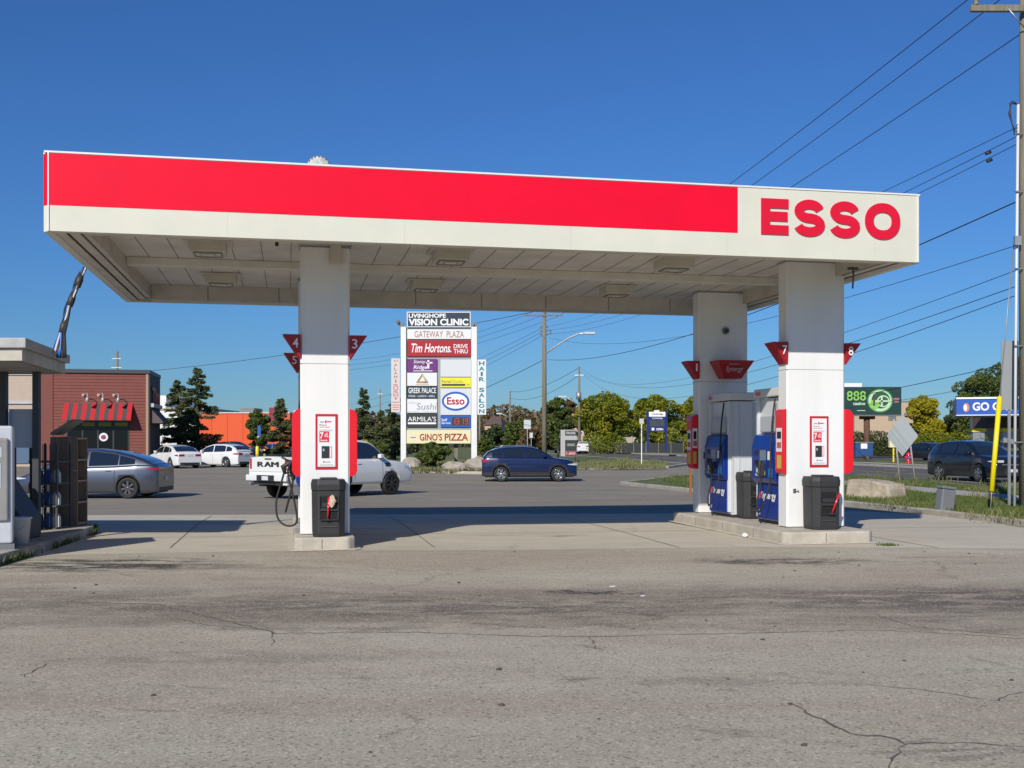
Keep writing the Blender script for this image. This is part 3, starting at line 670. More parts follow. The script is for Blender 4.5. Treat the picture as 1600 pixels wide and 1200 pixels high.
# ------------------------------------------------------------------ kiosk at the left edge
kx = empty("kiosk", (-9.6, 17.2, .15), 0, "low flat-roofed dark kiosk at the left edge with a pale overhanging roof", "kiosk")
KO = Vector((9.6, -17.2, -.15))
EAVE = mat("eave_cream", (.46, .43, .36), .6, var=.2, vs=2); EAVE2 = mat("eave_grey", (.36, .36, .35), .6, var=.25, vs=3)
def kpr(mb, pts, z0, z1, m=0): mb.prism([(x+KO.x, y+KO.y) for x, y in pts], z0-.15, z1-.15, 'z', m)
RP = [(-6.87, 15.4), (-7.5, 18.5), (-13.5, 18.5), (-13.5, 15.4)]
RP2 = [(-6.95, 15.46), (-7.56, 18.44), (-13.4, 18.44), (-13.4, 15.46)]
mb = MB(); kpr(mb, RP2, 2.80, 2.97); rf_ = mb.build("roof", EAVE, kx)
mb = MB(); kpr(mb, RP, 2.975, 3.12); mb.build("roof_edge", EAVE2, kx, bevel=.015)
mb = MB(); kpr(mb, [(-7.02, 15.6), (-7.6, 18.4), (-13, 18.4), (-13, 15.6)], 2.785, 2.798); mb.build("ceiling", mat("kiosk_ceiling", (.25, .24, .22), .7, var=.2), kx)
DK = mat("kiosk_frame", (.03, .035, .04), .5)
for (x, y) in ((-7.72, 17.7), (-8.25, 17.7)):
    mb = MB(); kpr(mb, [(x-.05, y-.05), (x+.05, y-.05), (x+.05, y+.05), (x-.05, y+.05)], .15, 2.78); mb.build("post", DK, kx)
mb = MB(); kpr(mb, [(-9.2, 17.72), (-8.32, 17.72), (-8.32, 18.3), (-9.2, 18.3)], .15, 1.70); kpr(mb, [(-13, 17.72), (-9.21, 17.72), (-9.21, 18.3), (-13, 18.3)], .15, 2.78); mb.build("wall", mat("kiosk_wall", (.07, .075, .085), .6, var=.2), kx)
mb = MB(); kpr(mb, [(-8.19, 17.75), (-7.78, 17.75), (-7.78, 17.78), (-8.19, 17.78)], 1.55, 2.18); mb.build("screen", mat("frosted_screen", (.35, .38, .45), .4), kx)
# goods rack, ladder-like slanted rail
mb = MB()
for i in range(4):
    z_ = .15+.38*i; kpr(mb, [(-8.25, 18.6), (-7.78, 18.6), (-7.78, 19.2), (-8.25, 19.2)], z_, z_+.03)
for (x, y) in ((-8.24, 18.62), (-7.8, 18.62), (-8.24, 19.18), (-7.8, 19.18)): kpr(mb, [(x, y), (x+.03, y), (x+.03, y+.03), (x, y+.03)], .15, 1.62)
for i in range(7): kpr(mb, [(-8.2+.06*i, 18.615), (-8.19+.06*i, 18.615), (-8.19+.06*i, 18.625), (-8.2+.06*i, 18.625)], .2, 1.6)
o = mb.build("wire_rack", mat("rack_dark", (.06, .065, .07), .5), loc=-KO); tag(o, "dark wire rack with shelves under the kiosk roof", "rack")
JB = mat("fluid_blue", (.02, .09, .35), .25); JB2 = mat("jug_white", (.5, .52, .55), .35)
k_ = 0
for sh, lab in ((1, "lowest"), (2, "middle"), (3, "top")):
    for j in range(3):
        x = -8.13+.15*j; y = 18.75; z = .15+.38*(sh-1)+.031
        b_ = empty("fluid_jug", (x, y, z), 0, "%s jug on the %s shelf of the wire rack" % (("blue left", "blue middle", "pale right")[j], lab), "jug", "jugs of fluid on the wire rack")
        MB().prism([(-.06, 0), (.06, 0), (.06, .17), (.02, .23), (-.02, .23), (-.06, .17)], -.04, .04, 'y').build("bottle", JB2 if j == 2 else JB, b_, bevel=.01)
        MB().cyl((0, 0, .231), (0, 0, .26), .018).build("cap", TXTW, b_)
# ice box: big grey-white chest at the very left
ib = empty("ice_chest", (-7.34, 15.02, .15), radians(23), "tall grey and white ice merchandiser cut off by the left edge", "ice chest")
MB().box(-.7, .42, 0, .8, .08, 1.72).build("cabinet", mat("ice_white", (.55, .58, .62), .4, var=.1), ib, bevel=.03)
MB().box(-.68, .36, -.045, -.002, .40, 1.55).build("door", mat("ice_door", (.30, .29, .28), .45, var=.15), ib, bevel=.02)
mb = MB(); mb.box(.12, .28, -.05, -.046, 1.28, 1.42); mb.box(.14, .27, -.05, -.046, .85, 1.2); mb.build("sticker", mat("sticker_pale", (.5, .53, .58), .5), ib)
MB().box(-.7, .44, -.02, .82, .0, .078).build("base", GREYM, ib)
bk = empty("bucket", (-7.16, 15.85, .15), 0, "white plastic bucket standing beside the ice merchandiser", "bucket")
MB().lathe([(.001, .0), (.12, .0), (.155, .38), (.17, .38), (.17, .40), (.15, .40), (.11, .03), (.001, .03)], n=18).build("pail", mat("pail_white", (.62, .68, .74), .4), bk)
MB().tube([(.17*cos(a), -.165-.0*a, .38-.16*sin(a)) for a in [pi*i/10 for i in range(11)]], .004, 5).build("handle", SILV, bk)
MB().prism([(-.5, .0), (.12, 0), (.12, .35), (-.35, 1.05), (-.5, 1.05)], 0, .7, 'y').build("storage_bin", mat("bin_dark", (.03, .035, .045), .5), loc=(-7.55, 16.5, .15), bevel=.02)
tag(bpy.data.objects["storage_bin"], "dark sloping display bin between the bucket and the wire rack", "bin")
# plank cabinet with open shelves
pc = empty("plank_cabinet", (-8.12, 19.35, .15), 0, "weathered grey-brown plank cabinet with open side shelves beside the kiosk", "cabinet")
rr = random.Random(5)
for i in range(5):
    x0_ = -.08+.098*i; MB().box(x0_, x0_+.092, 0, .028, 0, 1.58+rr.uniform(-.015, .015)).build("plank", WOODB, pc, bevel=.004)
MB().box(-.08, .41, .42, .445, 0, 1.58).build("back_board", WOODB, pc)
MB().box(-.08, -.055, .03, .42, 0, 1.58).build("end_board", WOODB, pc)
for i in range(5): MB().box(-.05, .405, .03, .415, .02+.38*i, .05+.38*i).build("shelf", mat("shelf_wood", (.42, .35, .27), .8, var=.2), pc)
mb = MB(); mb.tube([(-.08, -.006, 1.08), (.1, -.012, 1.10), (.3, -.008, 1.0), (.41, -.012, .98)], .006); mb.build("string", mat("string_pale", (.45, .42, .38), .8), pc)
o = MB().prism([(-.12, 1.62), (-.05, 1.62), (.33, 1.88), (.27, 1.90), (-.12, 1.66)], .1, .5, 'y').build("loose_board", mat("board_tan", (.32, .26, .19), .7), loc=(-8.12, 19.35, .15)); tag(o, "loose tan board propped on top of the plank cabinet", "board")
# cable bundle hung between kiosk roof and canopy
CB = empty("cable_bundle", (-7.15, 17.0, 3.1), 0, "tangled blue, black and white cable bundle hanging from the canopy edge to the kiosk roof", "cable")
A = pw(92, 17.2, 549); Bp = pw(133, 17.7, 418); base = CB.location
rr = random.Random(9)
for name, m_, n_ in (("blue_cable", mat("cable_blue", (.02, .13, .55), .4), 3), ("black_cable", RUB, 6), ("white_cable", mat("cable_white", (.5, .5, .5), .5), 1)):
    for k in range(n_):
        P = []; ph = rr.uniform(0, 6); am = rr.uniform(.02, .07); lo = rr.uniform(-.14, .16)
        for i in range(15):
            t = i/14; q = A.lerp(Bp, t)-base; sp = am*(abs(sin(pi*t*3+ph))*.8+.2)
            P.append(q+Vector((sp*cos(ph*3)+(1-t)**4*lo-.10*sin(pi*t)*.6, sp*sin(ph), 0))+Vector((0, 0, -(1-t)**6*.1)))
        MB().tube(P, .019, 5).build(name, m_, CB)
for t in (.3, .62, .85):
    q = A.lerp(Bp, t)-base+Vector((-.06*sin(pi*t), 0, 0)); d = (Bp-A).normalized()
    MB().tube([q-d*.13, q, q+d*.12], [.05, .06, .04], 8).build("tape_wrap", BLK, CB)
# ------------------------------------------------------------------ cars
def lerp_prof(P, x):
    if x <= P[0][0]: return P[0][1]
    for a, b in zip(P[:-1], P[1:]):
        if x <= b[0]: return a[1]+(b[1]-a[1])*(x-a[0])/(b[0]-a[0])
    return P[-1][1]
def smooth_prof(P, x, h=.09): return sum(lerp_prof(P, x+k*h/2)*w_ for k, w_ in ((-2, .1), (-1, .22), (0, .36), (1, .22), (2, .1)))
def wheel(parent, x, y, R, wd, style, m_rim):
    s = 1 if y > 0 else -1
    mb = MB(); r2 = R*.68
    mb.lathe([(r2, -wd/2), (R-.03, -wd/2), (R-.005, -wd/2+.03), (R, 0), (R-.005, wd/2-.03), (R-.03, wd/2), (r2, wd/2), (r2, -wd/2)], (0, 0, 0), 'y', 26)
    t = mb.build("wheel", RUB, parent, loc=(x, y, R))
    mb = MB(); yo = s*wd/2
    mb.lathe([(.001, yo*.55), (r2, yo*.5), (r2+.004, yo*1.0), (r2-.02, yo*1.02), (r2-.03, yo*.6)], (0, 0, 0), 'y', 26, m=1)
    mb.lathe([(r2-.03, yo*.9), (r2+.004, yo*1.03), (r2-.005, yo*1.06)], (0, 0, 0), 'y', 26, m=0)
    n = {'five': 5, 'seven': 7, 'cross': 5}[style]
    for k in range(n):
        a = 2*pi*k/n+pi/2
        for da in ((-.16, .16) if style != 'seven' else (0,)):
            a0 = a+da*.5; a1 = a+da*(1.6 if style != 'seven' else 1)
            p0 = Vector((.045*cos(a0), 0, .045*sin(a0))); p1 = Vector(((r2-.01)*cos(a1), 0, (r2-.01)*sin(a1))); d = (p1-p0).normalized(); nn = Vector((-d.z, 0, d.x))
            w0 = .024; w1 = .03 if style != 'seven' else .045
            vs = [p0-nn*w0, p0+nn*w0, p1+nn*w1, p1-nn*w1]
            mb.add([v+Vector((0, yo*.98, 0)) for v in vs]+[v+Vector((0, yo*.8, 0)) for v in vs], [(0,1,2,3),(0,4,5,1),(1,5,6,2),(2,6,7,3),(3,7,4,0)], 0)
    mb.lathe([(.001, yo*1.0), (.05, yo*1.0), (.06, yo*.8)], (0, 0, 0), 'y', 12, 0)
    mb.build("rim", [m_rim, DARK], t, recalc=False)
def car(label, loc, heading, sp, paint, group=None, name="parked_car", cat="car", clad=None, rim=None, detail=True):
    """heading: compass angle from +Y towards +X in degrees; car built facing +x"""
    root = empty(name, loc, pi/2-radians(heading), label, cat, group)
    L, W, gc, R = sp['L'], sp['W'], sp['gc'], sp['R']; xw = sp['xw']; top = sp['top']; roof = sp['roof']; Ra = R+.05
    hl = L/2; hw = W/2; e0 = sp.get('end', .82)
    def wp(x):
        d = hl-abs(x)
        return hw*(e0+(1-e0)*min(1, max(0, d/.75))**.5)
    Zb = lambda x: smooth_prof(top, x)
    def yz(x, z):
        zt = Zb(x); b_ = max(z, gc); t = (b_-gc)/max(.1, zt-gc)
        k = .955+.045*sin(min(1, t/.5)*pi/2)-.055*max(0, (t-.52)/.48)**1.4
        if abs(z-zt) < .03 or z > zt: k -= .012
        return wp(x)*k
    xs = [-hl, -hl+.02, -hl+.06]+[-hl+.12+i*.09 for i in range(int((L-.24)/.09)+1)]+[hl-.06, hl-.02, hl]
    for c in xw:
        for d in (-Ra, -Ra+.004, -Ra*.92, Ra*.92, Ra-.004, Ra): xs.append(c+d)
    xs = sorted(xs); lv = [.0, .12, .25, .4, .55, .7, .83, .93, 1.0]
    rowsL = []
    for x in xs:
        zb = gc+.06*max(0, 1-(hl-abs(x))/.35); zt = Zb(x)
        for c in xw:
            if abs(x-c) < Ra-.002: zb = max(zb, R+sqrt(max(0, Ra*Ra-(x-c)**2)))
        end = max(0, 1-(hl-abs(x))/.12); zt2 = zt-.05*end*end
        row = [(x, .3, zb)]
        for l_ in lv:
            z = gc+(zt2-gc)*l_; z = max(z, zb); row.append((x, yz(x, z), z))
        y_ = yz(x, zt2); row += [(x, y_-.035, zt2+.018), (x, y_*.72, zt2+.035), (x, y_*.35, zt2+.045), (x, 0, zt2+.048)]
        row = [row[0]]+row[1:]
        rowsL.append(row)
    full = [[(p[0], p[1], p[2]) for p in r]+[(p[0], -p[1], p[2]) for p in r[-2::-1]] for r in rowsL]
    def mf(c):
        if clad:
            if c.z < gc+sp.get('clad', .16) and c.z < Zb(c.x)-.2: return 1
            for q in xw:
                if (c.x-q)**2+(c.z-R)**2 < (Ra+.075)**2 and abs(c.y) > hw*.6: return 1
        return 0
    mb = MB(); mb.loft(full, mf=mf)
    for r in (full[0], full[-1]): mb.add(r, [tuple(range(len(r)))], 0)
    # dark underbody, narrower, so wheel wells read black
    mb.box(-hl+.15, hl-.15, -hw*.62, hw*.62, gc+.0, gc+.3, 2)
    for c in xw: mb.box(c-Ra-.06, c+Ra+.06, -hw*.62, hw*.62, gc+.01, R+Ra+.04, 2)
    body = mb.build("body", [paint, clad or paint, DARK], root)
    # greenhouse
    rx0, rx1 = roof[0][0], roof[-1][0]
    zr = lambda x: smooth_prof(roof, x, .07)
    tum = sp.get('tum', .34)
    def gw(x): return yz(x, Zb(x)-.01)*.985
    def gy(x, z): return gw(x)-tum*max(0, z-Zb(x))**1.0*1.0
    gxs = [rx0+(rx1-rx0)*i/46 for i in range(47)]; rows = []
    for x in gxs:
        zt = Zb(x)-.02; zz = max(zr(x), zt+.012); h = zz-zt
        e = min(.075, h*.45)
        row = [(x, gw(x), zt), (x, gy(x, zz-e), zz-e), (x, gy(x, zz-e)-.03, zz-e*.45), (x, gy(x, zz)-.09, zz-e*.1), (x, gy(x, zz)*.5, zz+.012), (x, 0, zz+.02)]
        rows.append(row+[(p[0], -p[1], p[2]) for p in row[-2::-1]])
    mb = MB(); mb.loft(rows); mb.build("cabin", sp.get('roofmat', paint), root)
    for sgn in (1, -1):
        for (xa, xb, *opt) in sp['win']:
            n = 14; low = []; hi = []
            zo = sp.get('wz', .05)
            for i in range(n+1):
                x = xa+(xb-xa)*i/n; zl = Zb(x)+zo; zu = max(zl+.004, zr(x)-.085)
                zm = (zl+zu)/2
                low.append([(x, sgn*(gy(x, z)+.006), z) for z in (zl, zm, zu)])
            MB().loft(low).build("side_window", GLASS, root, recalc=False)
    for (xa, xb, nm) in sp['screens']:
        rws = []
        for i in range(9):
            x = xa+(xb-xa)*i/8; z = zr(x)+.02; wdt = max(.2, gy(x, zr(x))-.10)
            rws.append([(x, wdt*t, z+.004-abs(t)*.018) for t in (-1, -.5, 0, .5, 1)])
        MB().loft(rws).build(nm, GLASS, root, recalc=False)
    def side_patch(nm, x0, x1, z0_, z1_, m, both=True, lift=.007, taper=0):
        for sgn in ((1, -1) if both else (-1,)):
            rws = []
            for i in range(7):
                x = x0+(x1-x0)*i/6; tp = taper*i/6*(z1_-z0_)
                rws.append([(x, sgn*(yz(x, z)+lift), z) for z in [z0_+tp*.5+(z1_-z0_-tp)*k/3 for k in range(4)]])
            MB().loft(rws).build(nm, m, root, recalc=False)
    if detail:
        for x in sp['seams']:
            for sgn in (1, -1):
                rws = [[(x-.006, sgn*(yz(x, z)+.0035), z), (x+.006, sgn*(yz(x, z)+.0035), z)] for z in [gc+.12+(Zb(x)-gc-.13)*k/6 for k in range(7)]]
                MB().loft(rws).build("door_seam", DARK, root, recalc=False)
        for x in sp['handles']:
            for sgn in (1, -1):
                z = Zb(x)-.13; y_ = sgn*(yz(x, z)+.012); MB().box(x-.09, x+.09, y_-.012, y_+.012, z-.014, z+.014).build("door_handle", sp.get('hmat', paint), root, bevel=.004)
        for sgn in (1, -1):
            x = sp['mirror']; z = Zb(x)+.10; y_ = gy(x, z)
            mb = MB(); mb.box(x-.05, x+.10, min(sgn*(y_+.05), sgn*(y_+.22)), max(sgn*(y_+.05), sgn*(y_+.22)), z-.05, z+.09); mb.box(x, x+.05, min(sgn*(y_-.03), sgn*(y_+.06)), max(sgn*(y_-.03), sgn*(y_+.06)), z-.05, z-.01)
            mb.build("mirror", sp.get('mmat', paint), root, bevel=.02)
    HLM = mat("headlight_glass", (.55, .57, .6), .1, coat=1); TLM = mat("tail_red", (.35, .01, .02), .15, coat=1)
    hz0, hz1 = sp['hl']; tz0, tz1 = sp['tl']
    side_patch("headlight", hl-.05, hl-sp.get('hll', .42), hz0, hz1, HLM, taper=.8); side_patch("taillight", -hl+.03, -hl+sp.get('tll', .38), tz0, tz1, TLM, taper=.7)
    for sgn in (1, -1):
        w1 = wp(hl)*.95; a, b_ = sorted((sgn*w1*.62, sgn*w1)); MB().box(hl-.02, hl+.008, a, b_, hz0, hz1).build("headlight", HLM, root, bevel=.004)
        a, b_ = sorted((sgn*w1*sp.get('tlw', .5), sgn*w1)); MB().box(-hl-.008, -hl+.02, a, b_, tz0, tz1).build("taillight", TLM, root, bevel=.004)
    MB().box(hl-.02, hl+.006, -hw*.45, hw*.45, gc+.12, gc+.34).build("grille", BLK, root); MB().box(-hl-.006, -hl+.02, -hw*.7, hw*.7, gc+.06, gc+.20).build("rear_bumper", BLK, root)
    MB().box(-hl-.014, -hl-.006, -.17, .17, sp.get('pz', .62), sp.get('pz', .62)+.12).build("licence_plate", mat("plate", (.6, .62, .66), .4), root)
    for x in xw:
        for sgn in (1, -1): wheel(root, x, sgn*(hw-.11), R, .22, sp.get('wstyle', 'five'), rim or SILV)
    return root, dict(yz=yz, Zb=Zb, zr=zr, gy=gy)
def paint(name, c, metal=0): return mat(name, c, .28, metal, coat=1)
SUV = dict(L=4.37, W=1.80, gc=.20, R=.345, xw=(-1.30, 1.33), top=[(-2.19, .98), (-2.05, 1.10), (-1.0, 1.10), (.75, 1.08), (1.2, 1.05), (1.8, .97), (2.05, .86), (2.2, .70)],
    roof=[(-2.12, 1.12), (-1.95, 1.34), (-1.62, 1.50), (-1.2, 1.57), (-.3, 1.61), (.2, 1.57), (.60, 1.40), (1.18, 1.06)], win=[(-1.72, -1.28), (-1.2, -.28), (-.18, .86)],
    screens=[(.34, 1.08, "windscreen"), (-1.98, -1.74, "rear_window")], seams=(-1.05, -.23, .88), handles=(-.95, -.02), mirror=.66, hl=(.74, .84), tl=(.88, 1.02), pz=.72, wstyle='five', clad=.17, wz=.03, tum=.42)
CRV = dict(SUV); CRV.update(L=4.6, W=1.86, R=.36, xw=(-1.30, 1.36), top=[(-2.3, .98), (-2.15, 1.13), (-1.0, 1.13), (.8, 1.10), (1.3, 1.07), (1.95, .99), (2.2, .86), (2.3, .70)],
    roof=[(-2.22, 1.14), (-2.05, 1.38), (-1.72, 1.57), (-1.2, 1.65), (-.3, 1.68), (.22, 1.64), (.65, 1.45), (1.26, 1.08)], screens=[(.38, 1.16, "windscreen"), (-2.06, -1.82, "rear_window")], win=[(-1.8, -1.36), (-1.26, -.30), (-.2, .92)], hl=(.80, .90))
EV = dict(L=4.75, W=1.92, gc=.17, R=.35, xw=(-1.42, 1.47), top=[(-2.37, .98), (-2.2, 1.10), (-1.6, 1.09), (-1.0, 1.05), (.6, 1.0), (1.2, .94), (1.9, .80), (2.25, .66), (2.37, .55)],
    roof=[(-2.22, 1.11), (-1.9, 1.28), (-1.5, 1.41), (-.9, 1.55), (-.3, 1.62), (.3, 1.61), (.8, 1.45), (1.55, .98)], win=[(-1.62, -1.1), (-1.06, -.10), (-.02, 1.2)],
    screens=[(.42, 1.5, "windscreen"), (-2.0, -.95, "rear_window")], seams=(-.98, -.06, .98), handles=(-.78, .15), mirror=.92, hl=(.62, .70), tl=(.93, 1.02), pz=.60, tum=.46, wstyle='seven', hmat=None)
del EV['hmat']
SED = dict(L=4.62, W=1.80, gc=.17, R=.33, xw=(-1.36, 1.34), top=[(-2.31, .86), (-2.2, .99), (-1.75, 1.0), (-1.0, .94), (.7, .90), (1.2, .88), (1.9, .78), (2.2, .66), (2.31, .56)],
    roof=[(-1.95, 1.0), (-1.5, 1.22), (-1.1, 1.36), (-.5, 1.44), (.1, 1.44), (.5, 1.34), (1.25, .9)], win=[(-1.4, -1.1), (-1.04, -.22), (-.14, .86)],
    screens=[(.34, 1.18, "windscreen"), (-1.88, -1.14, "rear_window")], seams=(-.98, -.18, .86), handles=(-.86, 0), mirror=.66, hl=(.62, .74), tl=(.74, .88), pz=.76)
HAT = dict(SED); HAT.update(L=4.4, W=1.78, xw=(-1.28, 1.32), top=[(-2.2, .84), (-2.08, .98), (-1.75, 1.0), (-1.0, .96), (.7, .92), (1.2, .88), (1.8, .78), (2.1, .66), (2.2, .56)],
    roof=[(-2.08, 1.0), (-1.88, 1.24), (-1.5, 1.41), (-.9, 1.49), (.0, 1.49), (.5, 1.36), (1.25, .9)], win=[(-1.7, -1.25), (-1.18, -.22), (-.14, .86)], screens=[(.34, 1.18, "windscreen"), (-1.98, -1.6, "rear_window")], tl=(.80, .94), wstyle='seven')
NAVY = paint("paint_navy", (.004, .012, .060), .2); SILB = paint("paint_silver", (.115, .125, .15), .75); PWH = paint("paint_white", (.72, .73, .72)); PBK = paint("paint_black", (.008, .009, .012))
p = gp(826, 751.5); r_, _f = car("dark blue compact crossover with a pale roof rail crossing the driveway beside the plaza sign", p, 88, SUV, NAVY, None, "driving_car", "car", BLK)
for sgn in (1, -1): MB().tube([(-1.6, sgn*.58, 1.585), (-1.2, sgn*.60, 1.64), (-.2, sgn*.60, 1.655), (.2, sgn*.58, 1.60)], .018, 6).build("roof_rail", SILV, r_)
p = gp(150, 777); car("silver-grey fastback electric car seen from its side behind the plank cabinet", p, -89, EV, SILB, None, "parked_car", "car", None, mat("rim_dark", (.12, .12, .13), .35, .6))
p = gp(272, 731); car("white sedan with its boot and red lamps towards us, left of the two white cars", p, -41, SED, PWH, "white cars parked by the shops")
p = gp(340, 730); p.y += .6; car("white hatchback seen side-on, right of the two white cars", p, -62, HAT, PWH, "white cars parked by the shops")
p = gp(350, 723); car("dark car just showing behind the white hatchback's tail", p, -76, SED, PBK)
def onroad(px, s, t=None):
    """point on the road whose image column is px at depth s"""
    Y = s; return Vector(((px-800)/F*Y, Y, .03))
p = Vector(((1526-800)/F*45.6, 45.6, .01)); r_, _f = car("black crossover driving on the road between the yellow guy guard and the diamond sign", p, 167, CRV, PBK, None, "driving_car", "car", BLK)
MB().box(2.302, 2.315, -.5, .5, .70, .74).build("grille_bar", SILV, r_); MB().box(2.305, 2.32, -.16, .16, .42, .54).build("front_plate", mat("plate", (.6, .62, .66)), r_); MB().box(-1.2, 1.2, .955, .965, .30, .33).build("sill_trim", SILV, r_)
p = Vector(((1452-800)/F*88, 88, .13)); car("dark car behind the black crossover's tail across the road", p, 160, SED, PBK)
p = Vector(((911-800)/F*150, 150, .02)); car("white crossover far down the road beside the black and grey lot sign", p, 4, CRV, PWH, None, "driving_car", "car", BLK)
p = Vector(((1056-800)/F*158, 158, .14)); car("black off-road car parked beyond the dark blue pylon sign", p, 150, CRV, PBK, None, "parked_car", "car", BLK)
p = Vector(((1572-800)/F*100, 100, .14)); car("dark car under the blue fuel canopy across the road", p, 120, SED, PBK)
# pickup truck
TRK = dict(L=5.8, W=2.02, gc=.42, R=.40, xw=(-1.75, 1.82), end=.93, top=[(-2.9, 1.36), (-.8, 1.38), (-.7, 1.25), (1.3, 1.25), (1.6, 1.22), (2.5, 1.12), (2.8, 1.0), (2.9, .85)],
    roof=[(-.80, 1.36), (-.74, 1.80), (-.5, 1.91), (.3, 1.95), (.85, 1.90), (1.1, 1.78), (1.75, 1.22)], win=[(-.66, -.02), (.06, 1.42)], screens=[(.98, 1.70, "windscreen"), (-.79, -.745, "rear_window")],
    seams=(-.68, .02, 1.36), handles=(-.5, .22), mirror=1.2, hl=(.88, 1.05), tl=(.98, 1.32), tlw=.90, tll=.12, pz=.66, tum=.28, wstyle='seven', wz=.04)
A = Vector(((433-800)/F*36.6, 36.6, 0)); h_ = radians(37); d_ = Vector((sin(h_), cos(h_), 0)); r2_ = Vector((cos(h_), -sin(h_), 0))
p = A+d_*1.75+r2_*.9; p.z = g(p.x, p.y)
TR, _f = car("white pickup truck turning away behind the left column, big black letters on its tailgate", p, 37, TRK, PWH, None, "pickup_truck", "pickup truck", None, mat("rim_black", (.03, .03, .03), .3))
t = MB(); [put_text(t, ch_, (-2.902, y_, 1.06), (0, -1, 0), (0, 0, 1), w__, .16, 0, 0, lift=.012+.001*k_) for k_ in range(4) for (ch_, y_, w__) in (("R", .52-.018*k_, .27), ("A", .19-.018*k_, .30), ("M", -.15-.018*k_, .32))]; t.build("tailgate_lettering", TXTK, TR, recalc=False)
MB().box(-3.02, -2.905, -.98, .98, .60, .80).build("step_bumper", PWH, TR, bevel=.03); MB().box(-3.03, -3.022, -.42, .42, .60, .79).build("bumper_recess", BLK, TR)
MB().box(-3.045, -3.031, -.15, .15, .63, .76).build("licence_plate", mat("plate", (.6, .62, .66)), TR); MB().box(-2.915, -2.903, -.16, .16, 1.29, 1.33).build("tailgate_handle", BLK, TR)
MB().box(-2.908, -2.903, -.9, .9, .90, .905).build("tailgate_crease", GREYM, TR); MB().box(-2.88, -.85, -.88, .88, 1.425, 1.44).build("bed_cover", BLK, TR, bevel=.01)
MB().cyl((-2.98, .75, .50), (-2.7, .75, .52), .045, n=12).build("exhaust_pipe", mat("exhaust", (.2, .2, .2), .3, .9), TR)
MB().box(1.5, 1.72, -1.012, -1.0, 1.02, 1.13).build("door_badge", BLK, TR)
# ------------------------------------------------------------------ plaza pylon sign
class Pl:
    """frontal thing: pixel columns/rows at one depth become metres relative to its base"""
    def __init__(s, Y, cx, base): s.Y = Y; s.cx = cx; s.b = base; s.k = Y/F; s.loc = ((cx-800)*s.k, Y, base)
    def x(s, px): return (px-s.cx)*s.k
    def z(s, py): return CZ+(HY-py)*s.k-s.b
    def box(s, mb, px0, px1, py0, py1, y0, y1, m=0): mb.box(s.x(px0), s.x(px1), y0, y1, s.z(py1), s.z(py0), m); return mb
    def text(s, mb, t, px0, px1, py0, py1, y, m=0, bold=0, slant=0): put_text(mb, t, (s.x(px0), y, s.z(py1)), (1, 0, 0), (0, 0, 1), (px1-px0)*s.k, (py1-py0)*s.k, m, bold, slant, .012)
P_ = Pl(62, 686, g((686-800)/F*62, 62)+.1)
PY = empty("plaza_sign", P_.loc, 0, "tall white two-post plaza sign stacked with coloured shop panels", "sign")
for a, b_ in ((626.5, 635), (736.5, 745.5)): P_.box(MB(), a, b_, 511, 735, -.16, .16).build("post", WMET, PY, bevel=.02)
P_.box(MB(), 635.2, 736.3, 512, 693, .0, .14).build("backing", mat("sign_frame", (.30, .33, .33), .5), PY)
SP = {}
def scol(n, c, **k): return mat("sign_"+n, c, .45, **k)
def panel(name, x0, x1, y0, y1, col, texts=(), extra=None):
    b = P_.box(MB(), x0, x1, y0, y1, -.10, -.002).build(name, col, PY, bevel=.01)
    if texts or extra:
        t = MB(); ms = []
        for (s_, a, b2, c, d, m_, bo, sl_) in texts:
            if m_ not in ms: ms.append(m_)
            P_.text(t, s_, a, b2, c, d, -.10, ms.index(m_), bo, sl_)
        if extra:
            for (a, b2, c, d, m_) in extra:
                if m_ not in ms: ms.append(m_)
                P_.box(t, a, b2, c, d, -.106, -.101, ms.index(m_))
        t.build("panel_lettering", ms, b, recalc=False)
    return b
NAV = scol("navy", (.012, .03, .05)); PRP = scol("purple", (.14, .02, .17)); SW_ = scol("white", (.72, .73, .73)); SR = scol("red", (.60, .015, .03)); SY = scol("yellow", (.75, .72, .03)); SB = scol("blue", (.01, .10, .42)); SK = scol("black", (.03, .035, .03)); SCR = scol("cream", (.74, .69, .42)); SG = scol("gold", (.5, .34, .12)); SGR = scol("grey", (.62, .64, .65)); ST = scol("teal", (.0, .22, .25)); SBR = scol("brown", (.35, .16, .12)); SPK = scol("pink", (.6, .22, .2))
P_.box(MB(), 636, 735.5, 487.5, 511.5, -.14, .10).build("top_panel_frame", mat("frame_white", (.7, .7, .7)), PY)
b = P_.box(MB(), 637.5, 734, 489, 510, -.16, -.141).build("top_panel", NAV, PY); t = MB(); P_.text(t, "LIVINGHOPE", 639, 697, 490.5, 497, -.16, 0, .03); P_.text(t, "VISION CLINIC", 639, 732, 498.5, 509, -.16, 0, .04); t.build("panel_lettering", TXTW, b, recalc=False)
panel("shop_panel", 636.5, 736, 515, 530, SW_, [("GATEWAY  PLAZA", 648, 725, 517.5, 527.5, SBR, 0, 0)])
panel("shop_panel", 636.5, 736, 532, 557, SR, [("Tim Hortons.", 641, 705, 537, 551, TXTW, .015, .18), ("DRIVE", 709, 731, 538, 544.5, TXTW, .01, 0), ("THRU", 709, 731, 546, 552.5, TXTW, .01, 0)])
panel("shop_panel", 636.5, 683, 561, 581.5, PRP, [("Stoney", 646, 664, 562.5, 569.5, TXTW, 0, .2), ("Ridge", 646, 667, 571, 578.5, TXTW, .01, .2)], [(668, 671, 563, 576, TXTW), (666, 676, 566, 568, TXTW), (646, 676, 579.2, 580.2, TXTW)])
bb = panel("shop_panel", 636.5, 683, 582.5, 603, SW_)
t = MB()
